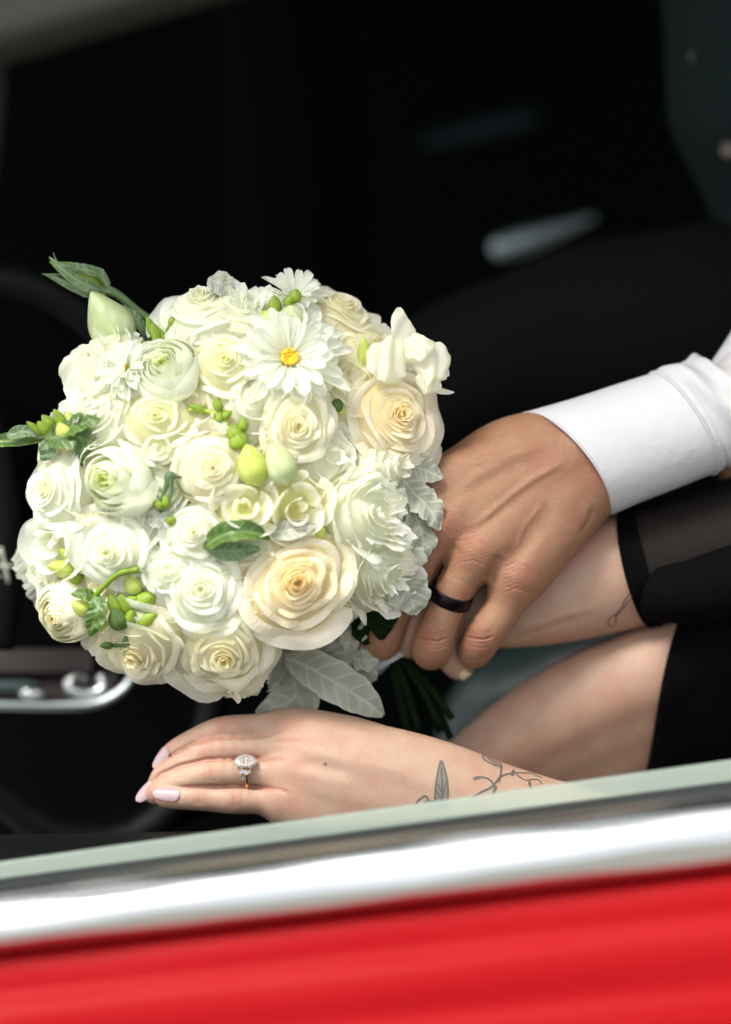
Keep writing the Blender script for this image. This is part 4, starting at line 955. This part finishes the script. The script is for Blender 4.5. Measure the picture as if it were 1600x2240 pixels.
# fillers sitting deeper in the dome
k = 0
for (px, py, R) in ((560, 870, 80), (420, 880, 66), (560, 1190, 70), (750, 1110, 70), (300, 1130, 70), (180, 1130, 60), (330, 1330, 70), (560, 1330, 80), (230, 960, 70), (760, 840, 70), (700, 720, 60),
                    (560, 730, 60), (400, 740, 60), (120, 990, 60), (90, 1250, 56), (230, 1390, 60), (390, 1380, 70), (730, 1330, 70), (860, 1020, 60), (480, 930, 60), (720, 1000, 60), (600, 1010, 56), (240, 760, 56), (520, 1500, 50), (350, 1058, 58), (222, 1272, 58), (300, 1290, 50)):
    ruffle(px, py, R * 1.25, ('white', 'cream')[k % 2], nsep=0, n=12, sink=34, name='filler_bloom', wave=.06, frill=.01); k += 1
print('petals', PETALS[0], round(time.time() - T0, 1))
# foliage
def leaf(pts, width, mat, nrm=(0, 0, 1), lobes=0.0, lf=5, fold=0.25, name='leaf', veins=6, nu=31, ns=76, curl=0.0, vamp=1.6, parent=None, wexp=.75):
    """pts: midrib as (px,py,h)"""
    P = catmull([[a[0], -a[1], a[2]] for a in pts], ns); T = np.gradient(P, axis=0); nr = unit(np.array(nrm, float)); V = []; ve = []
    L = np.linalg.norm(np.diff(P, axis=0), axis=1).sum()
    for j in range(ns):
        s_ = j / (ns - 1); t = unit(T[j]); sd_ = unit(np.cross(nr, t)); up = unit(np.cross(t, sd_))
        w_ = width * .5 * (max(0.0, math.sin(math.pi * min(1, (s_ * .97 + .015)) ** .85)) ** wexp)
        w_ *= 1 + lobes * math.sin(s_ * lf * 2 * math.pi) + lobes * .4 * math.sin(s_ * lf * 4.7 * math.pi + 1)
        for i in range(nu):
            u = i / (nu - 1) * 2 - 1
            d = abs(u * w_); g = math.exp(-(d / 2.6) ** 2)
            for k2 in range(veins):
                s0 = (k2 + .4 + .22 * math.sin(k2 * 7.3 + (1 if u > 0 else 0) * 2.1)) / (veins + .6); dd = abs((s_ - s0) * L - d * (0.6 + .25 * math.sin(k2 * 3.1)) - d * d * .004) ; g = max(g, .75 * math.exp(-(dd / 2.4) ** 2))
            edge = abs(u) ** 6
            V.append(P[j] + sd_ * u * w_ + up * (fold * d - curl * width * u ** 4 * .2 + 0.035 * width * math.sin(s_ * 17 + u * 3) + .02 * width * u * u * math.sin(s_ * 31 + 2 * u) + vamp * g))
            ve.append(min(1, g * .8 + edge * .5))
    return mesh_obj(name, V, gridfaces(nu, ns), M[mat], parent or bq, attrs={'vein': ve})
for a_ in LATER: bigpetal(*a_)
leaf([(625, 1440, -20), (680, 1462, 0), (745, 1500, 10), (800, 1535, 0), (838, 1566, -12)], 92, 'silver_leaf', (-.2, .25, 1), lobes=.03, fold=.35, veins=7, name='silver_leaf')
leaf([(600, 1420, -50), (640, 1480, -30), (640, 1530, -30), (560, 1560, -20)], 120, 'silver_leaf', (0, -.1, 1), lobes=.05, fold=.15, veins=7, name='silver_leaf')
leaf([(680, 1425, -50), (720, 1440, -35), (790, 1470, -45), (800, 1500, -60)], 90, 'silver_leaf', (0, 0, 1), lobes=.10, fold=.2, name='silver_leaf')
leaf([(760, 1350, -20), (768, 1385, -5), (755, 1420, -10)], 60, 'silver_leaf', (.2, 0, 1), lobes=.16, lf=4, fold=.35, name='silver_leaf')
leaf([(770, 1440, -40), (800, 1445, -30), (830, 1440, -40)], 50, 'silver_leaf', (.1, .2, 1), lobes=.14, lf=4, fold=.3, name='silver_leaf')
leaf([(860, 1000, 110), (918, 1024, 95), (968, 1046, 85)], 64, 'silver_leaf', (.2, .0, 1), lobes=.07, fold=.12, name='silver_leaf')
leaf([(878, 1045, 120), (912, 1085, 100), (944, 1120, 102), (960, 1160, 90)], 70, 'silver_leaf', (.5, .1, 1), lobes=.09, fold=.2, name='silver_leaf')
leaf([(890, 1095, 110), (915, 1140, 92), (926, 1190, 88), (908, 1236, 75)], 66, 'silver_leaf', (.4, 0, 1), lobes=.10, fold=.15, name='silver_leaf')
leaf([(862, 1255, 90), (885, 1285, 105), (902, 1315, 100), (905, 1345, 90)], 96, 'silver_leaf', (.3, -.1, 1), lobes=.05, fold=.2, name='silver_leaf')
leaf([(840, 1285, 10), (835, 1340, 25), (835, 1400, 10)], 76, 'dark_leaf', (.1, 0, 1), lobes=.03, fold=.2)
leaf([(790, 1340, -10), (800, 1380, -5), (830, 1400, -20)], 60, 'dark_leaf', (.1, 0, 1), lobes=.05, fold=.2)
for (a, b2, c2) in (((60, 1220, -60), (80, 1280, -40), (96, 1345, -70)), ((80, 1240, -50), (110, 1300, -40), (110, 1370, -80)), ((48, 1190, -70), (58, 1240, -50), (75, 1290, -60))):
    leaf([a, b2, c2], 56, 'silver_leaf', (-.6, -.1, 1), lobes=.12, fold=.25, name='silver_leaf')
leaf([(455, 612, 110), (485, 622, 120), (512, 650, 118)], 60, 'silver_leaf', (0, .6, 1), lobes=.05, fold=.1, name='silver_leaf')
leaf([(448, 1200, 262), (490, 1170, 282), (550, 1165, 282), (590, 1180, 262)], 50, 'green_leaf', (0, .5, 1), fold=.5)
leaf([(455, 1205, 255), (510, 1205, 270), (570, 1200, 268)], 46, 'sage', (0, -.3, 1), fold=.2)
leaf([(590, 1165, 250), (640, 1160, 262), (690, 1150, 255)], 46, 'silver_leaf', (0, .3, 1), fold=.2, name='silver_leaf')
leaf([(320, 1140, 235), (345, 1135, 246), (372, 1150, 240)], 42, 'silver_leaf', (0, .1, 1), fold=.2, lobes=.1, name='silver_leaf')
# left sprig
leaf([(130, 950, 150), (70, 958, 138), (10, 965, 120), (-30, 975, 110)], 36, 'green_leaf', (0, .3, 1), fold=.5)
leaf([(95, 962, 160), (104, 985, 170), (92, 1008, 160)], 40, 'sage', (0, 0, 1), fold=.15)
leaf([(100, 962, 180), (135, 955, 205), (180, 962, 210), (176, 1024, 190)], 62, 'green_leaf', (-.2, .2, 1), fold=.3)
leaf([(130, 948, 195), (165, 930, 215), (220, 918, 225)], 50, 'green_leaf', (-.1, .5, 1), fold=.3, lobes=.06)
leaf([(15, 955, 140), (50, 945, 152), (92, 950, 162)], 30, 'sage', (0, .3, 1), fold=.4)
def bud(base, tipp, r, mat, name='bud', lobes=3, sep=False, twist=.8, pw=.75, parent=None, deep=.13):
    A = q(*base); B = q(*tipp); ax = B - A; L = np.linalg.norm(ax); ax /= L; a = unit(np.cross(ax, [.2, .1, 1])); b3 = np.cross(ax, a); V = []; ve = []
    n_, sg_ = 16, 18
    for j in range(n_):
        s_ = j / (n_ - 1); rr2 = r * math.sin(math.pi * (s_ * .98 + .01) ** .8) ** pw
        if j == 0: rr2 = r * .12
        for e in range(sg_):
            th = 2 * math.pi * e / sg_; g = abs(math.sin(lobes * .5 * (th + twist * s_)))
            V.append(A + ax * L * s_ + (math.cos(th) * a + math.sin(th) * b3) * rr2 * (1 - deep + deep * g)); ve.append((1 - g) ** 3 * .9)
    o = mesh_obj(name, V, gridfaces(sg_, n_, True), M[mat], parent or bq, attrs={'vein': ve}); return o
def stem(pts, mat='bud_green', name='stem', n=20): V, F = tube(pts, n, 8); return mesh_obj(name, V, F, M[mat], bq)
# lisianthus buds at the upper left
bud((238, 632, 30), (108, 572, 60), 27, 'bud_green', lobes=5, pw=1.0, twist=1.5)
leaf([(245, 640, 40), (200, 628, 62), (150, 600, 72), (108, 562, 62)], 26, 'sage', (.2, -.3, 1), fold=.3, name='sepal')
leaf([(242, 634, 38), (215, 600, 58), (170, 588, 66), (122, 575, 62)], 30, 'sage', (-.1, .7, .8), fold=.3, name='sepal')
leaf([(242, 644, 30), (195, 640, 48), (145, 618, 55), (96, 598, 50)], 24, 'sage', (.2, -.6, .8), fold=.3, name='sepal')
stem([(128, 580, 62, 3), (122, 566, 62, 2), (117, 552, 62, 1)], 'sage', 'sepal_tip', 8); stem([(140, 602, 55, 3), (118, 600, 54, 2), (92, 600, 50, 1)], 'sage', 'sepal_tip', 8)
stem([(232, 632, 34, 12), (262, 648, 30, 10), (300, 680, 20, 10), (345, 712, 10, 9), (390, 760, -20, 8)], 'sage')
bud((282, 778, 40), (200, 638, 70), 52, 'bud_pale', lobes=4, twist=2.2, pw=.8, deep=.16)
leaf([(312, 775, 20), (292, 735, 55), (262, 700, 66), (236, 668, 62)], 20, 'sage', (.3, .2, 1), fold=.2, name='sepal')
leaf([(330, 765, 20), (315, 725, 36), (292, 690, 40), (270, 668, 34)], 26, 'sage', (.6, .2, .8), fold=.2, name='sepal')
leaf([(350, 760, 20), (320, 725, 30), (285, 695, 34), (262, 668, 30)], 24, 'green_leaf', (.3, .3, 1), fold=.3, name='sepal')
stem([(275, 668, 38, 1.4), (285, 700, 44, 1.4), (300, 745, 40, 1.4)], 'sage', 'sepal_tip', 8)
# freesia bud sprays: (base, tip, radius, material)
for b0, t0, r_, mm in (
    ((340, 740, 110), (322, 692, 130), 11, 'bud_green'), ((348, 748, 118), (334, 706, 138), 13, 'bud_green'), ((352, 772, 120), (338, 728, 138), 13, 'bud_green'),
    ((348, 772, 125), (298, 748, 140), 13, 'bud_green'), ((352, 782, 118), (312, 772, 132), 12, 'bud_green'), ((360, 765, 120), (352, 718, 130), 9, 'bud_green'), ((370, 712, 128), (389, 688, 132), 9, 'bud_green'),
    ((458, 902, 232), (412, 886, 240), 11, 'bud_green'), ((484, 900, 240), (470, 870, 246), 12, 'bud_green'), ((486, 915, 244), (508, 900, 248), 10, 'bud_green'), ((480, 926, 240), (482, 900, 246), 11, 'bud_green'),
    ((520, 960, 245), (505, 930, 258), 20, 'bud_green'), ((532, 945, 245), (533, 912, 254), 13, 'bud_green'), ((525, 985, 245), (520, 942, 262), 24, 'bud_green'),
    ((565, 1062, 262), (540, 972, 285), 36, 'bud_yellow'), ((632, 1060, 262), (594, 970, 285), 38, 'bud_pale'),
    ((360, 1110, 250), (335, 1098, 256), 11, 'bud_green'), ((366, 1112, 250), (362, 1082, 262), 12, 'bud_green'), ((372, 1130, 250), (378, 1150, 256), 12, 'bud_green'), ((352, 1100, 245), (352, 1122, 250), 9, 'green_leaf'),
    ((165, 1248, 120), (105, 1238, 150), 22, 'bud_yellow'), ((172, 1225, 120), (128, 1200, 145), 17, 'bud_yellow'), ((180, 1268, 125), (150, 1258, 150), 16, 'bud_green'), ((160, 1200, 130), (150, 1180, 140), 12, 'bud_yellow'),
    ((300, 1300, 190), (282, 1255, 215), 22, 'bud_yellow'), ((290, 1330, 190), (344, 1298, 220), 22, 'bud_green'), ((300, 1370, 185), (345, 1340, 214), 22, 'bud_green'), ((290, 1345, 190), (262, 1300, 214), 15, 'bud_green'),
    ((265, 1350, 185), (240, 1298, 208), 15, 'bud_green'), ((285, 1365, 190), (290, 1335, 222), 15, 'bud_green'), ((270, 1375, 180), (248, 1332, 214), 24, 'green_leaf'), ((200, 1340, 170), (158, 1320, 196), 20, 'bud_yellow'),
    ((280, 1420, 160), (280, 1385, 186), 12, 'green_leaf'), ((250, 1412, 165), (218, 1412, 180), 9, 'green_leaf'), ((230, 1370, 170), (205, 1360, 190), 18, 'bud_yellow'), ((275, 1320, 195), (300, 1308, 216), 12, 'bud_green'),
    ((150, 945, 180), (118, 895, 200), 15, 'bud_green'), ((150, 955, 190), (128, 925, 210), 20, 'bud_yellow'), ((110, 950, 170), (82, 922, 185), 13, 'bud_green'), ((95, 950, 165), (58, 922, 175), 9, 'bud_green'), ((120, 940, 175), (92, 908, 190), 14, 'bud_green'), ((160, 940, 190), (148, 900, 205), 14, 'bud_yellow'),
    ((640, 712, 150), (640, 668, 185), 30, 'bud_pale'), ((604, 690, 140), (600, 645, 160), 16, 'bud_green'), ((645, 662, 140), (648, 632, 155), 16, 'bud_green'), ((585, 705, 150), (592, 680, 168), 20, 'bud_yellow'), ((625, 672, 140), (640, 648, 158), 12, 'bud_green'),
    ((800, 808, 110), (796, 738, 140), 17, 'bud_yellow'), ((735, 900, 170), (742, 872, 185), 16, 'green_leaf'), ((738, 905, 165), (752, 886, 178), 12, 'bud_yellow'), ((700, 1180, 215), (705, 1150, 235), 12, 'bud_yellow')):
    bud(b0, t0, r_, mm)
stem([(352, 760, 118, 4), (360, 735, 125, 3), (372, 710, 128, 3)], n=10); stem([(412, 895, 236, 4), (450, 898, 240, 4), (485, 910, 240, 5), (500, 930, 240, 6)], 'bud_yellow', n=12)
stem([(350, 1100, 255, 3), (365, 1060, 262, 6), (372, 1040, 262, 10), (400, 1042, 262, 1.5), (440, 1005, 262, 1)], 'sage', n=16); stem([(372, 1045, 262, 8), (375, 1075, 266, 4), (366, 1105, 262, 3)], 'sage', n=12)
stem([(385, 1050, 262, 3), (400, 1075, 262, 2), (420, 1085, 258, 1)], 'sage', n=10)
stem([(205, 1308, 190, 6), (225, 1285, 215, 6), (260, 1255, 232, 7), (305, 1245, 235, 9)], 'bud_green', n=18)
leaf([(205, 1300, 195), (215, 1330, 215), (205, 1365, 210), (200, 1392, 195)], 44, 'green_leaf', (-.1, 0, 1), fold=.2)
leaf([(210, 1310, 195), (185, 1300, 205), (156, 1300, 200)], 30, 'green_leaf', (-.1, .3, 1), fold=.2)
stem([(250, 1412, 168, 5), (285, 1408, 170, 5), (300, 1385, 170, 5)], 'green_leaf', n=10)
# handle: stems tied with white ribbon
for k in range(16):
    a = k * 2.4; r_ = 14 + 8 * (k % 4)
    x0, y0 = 760 + rng.uniform(-30, 30), 1290 + rng.uniform(-20, 20)
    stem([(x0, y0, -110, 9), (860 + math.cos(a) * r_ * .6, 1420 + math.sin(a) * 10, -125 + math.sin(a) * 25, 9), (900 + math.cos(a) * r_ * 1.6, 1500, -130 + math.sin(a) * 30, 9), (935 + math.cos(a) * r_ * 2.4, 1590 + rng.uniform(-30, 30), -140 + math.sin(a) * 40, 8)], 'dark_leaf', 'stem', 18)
V, F = loft([(775, 1370, -112, 66, 50, -50), (815, 1410, -112, 58, 48, -52), (860, 1448, -112, 52, 44, -52)], 12, 32, lambda t, th: (1.5 * math.sin(8 * th + 9 * t), 4 * math.sin(th * 2)))
mesh_obj('ribbon_wrap', V, F, M['ribbon'], bq)
V, F = tube([(980, 1432, -110, 15), (1000, 1456, -96, 14), (1022, 1482, -88, 13)], 10, 12); mesh_obj('cut_stem', V, F, M['stem_cut'], bq)
# ------------------------------------------------------------------ unseen ground under the car, added for the chrome to reflect
gr = mesh_obj('ground', [(-60, -60, 0), (60, -60, 0), (60, 60, 0), (-60, 60, 0)], [[0, 1, 2, 3]], M['pave'], world=True, smooth=False); tag(gr, kind='structure')
print('done', round(time.time() - T0, 1), len(bpy.data.objects))
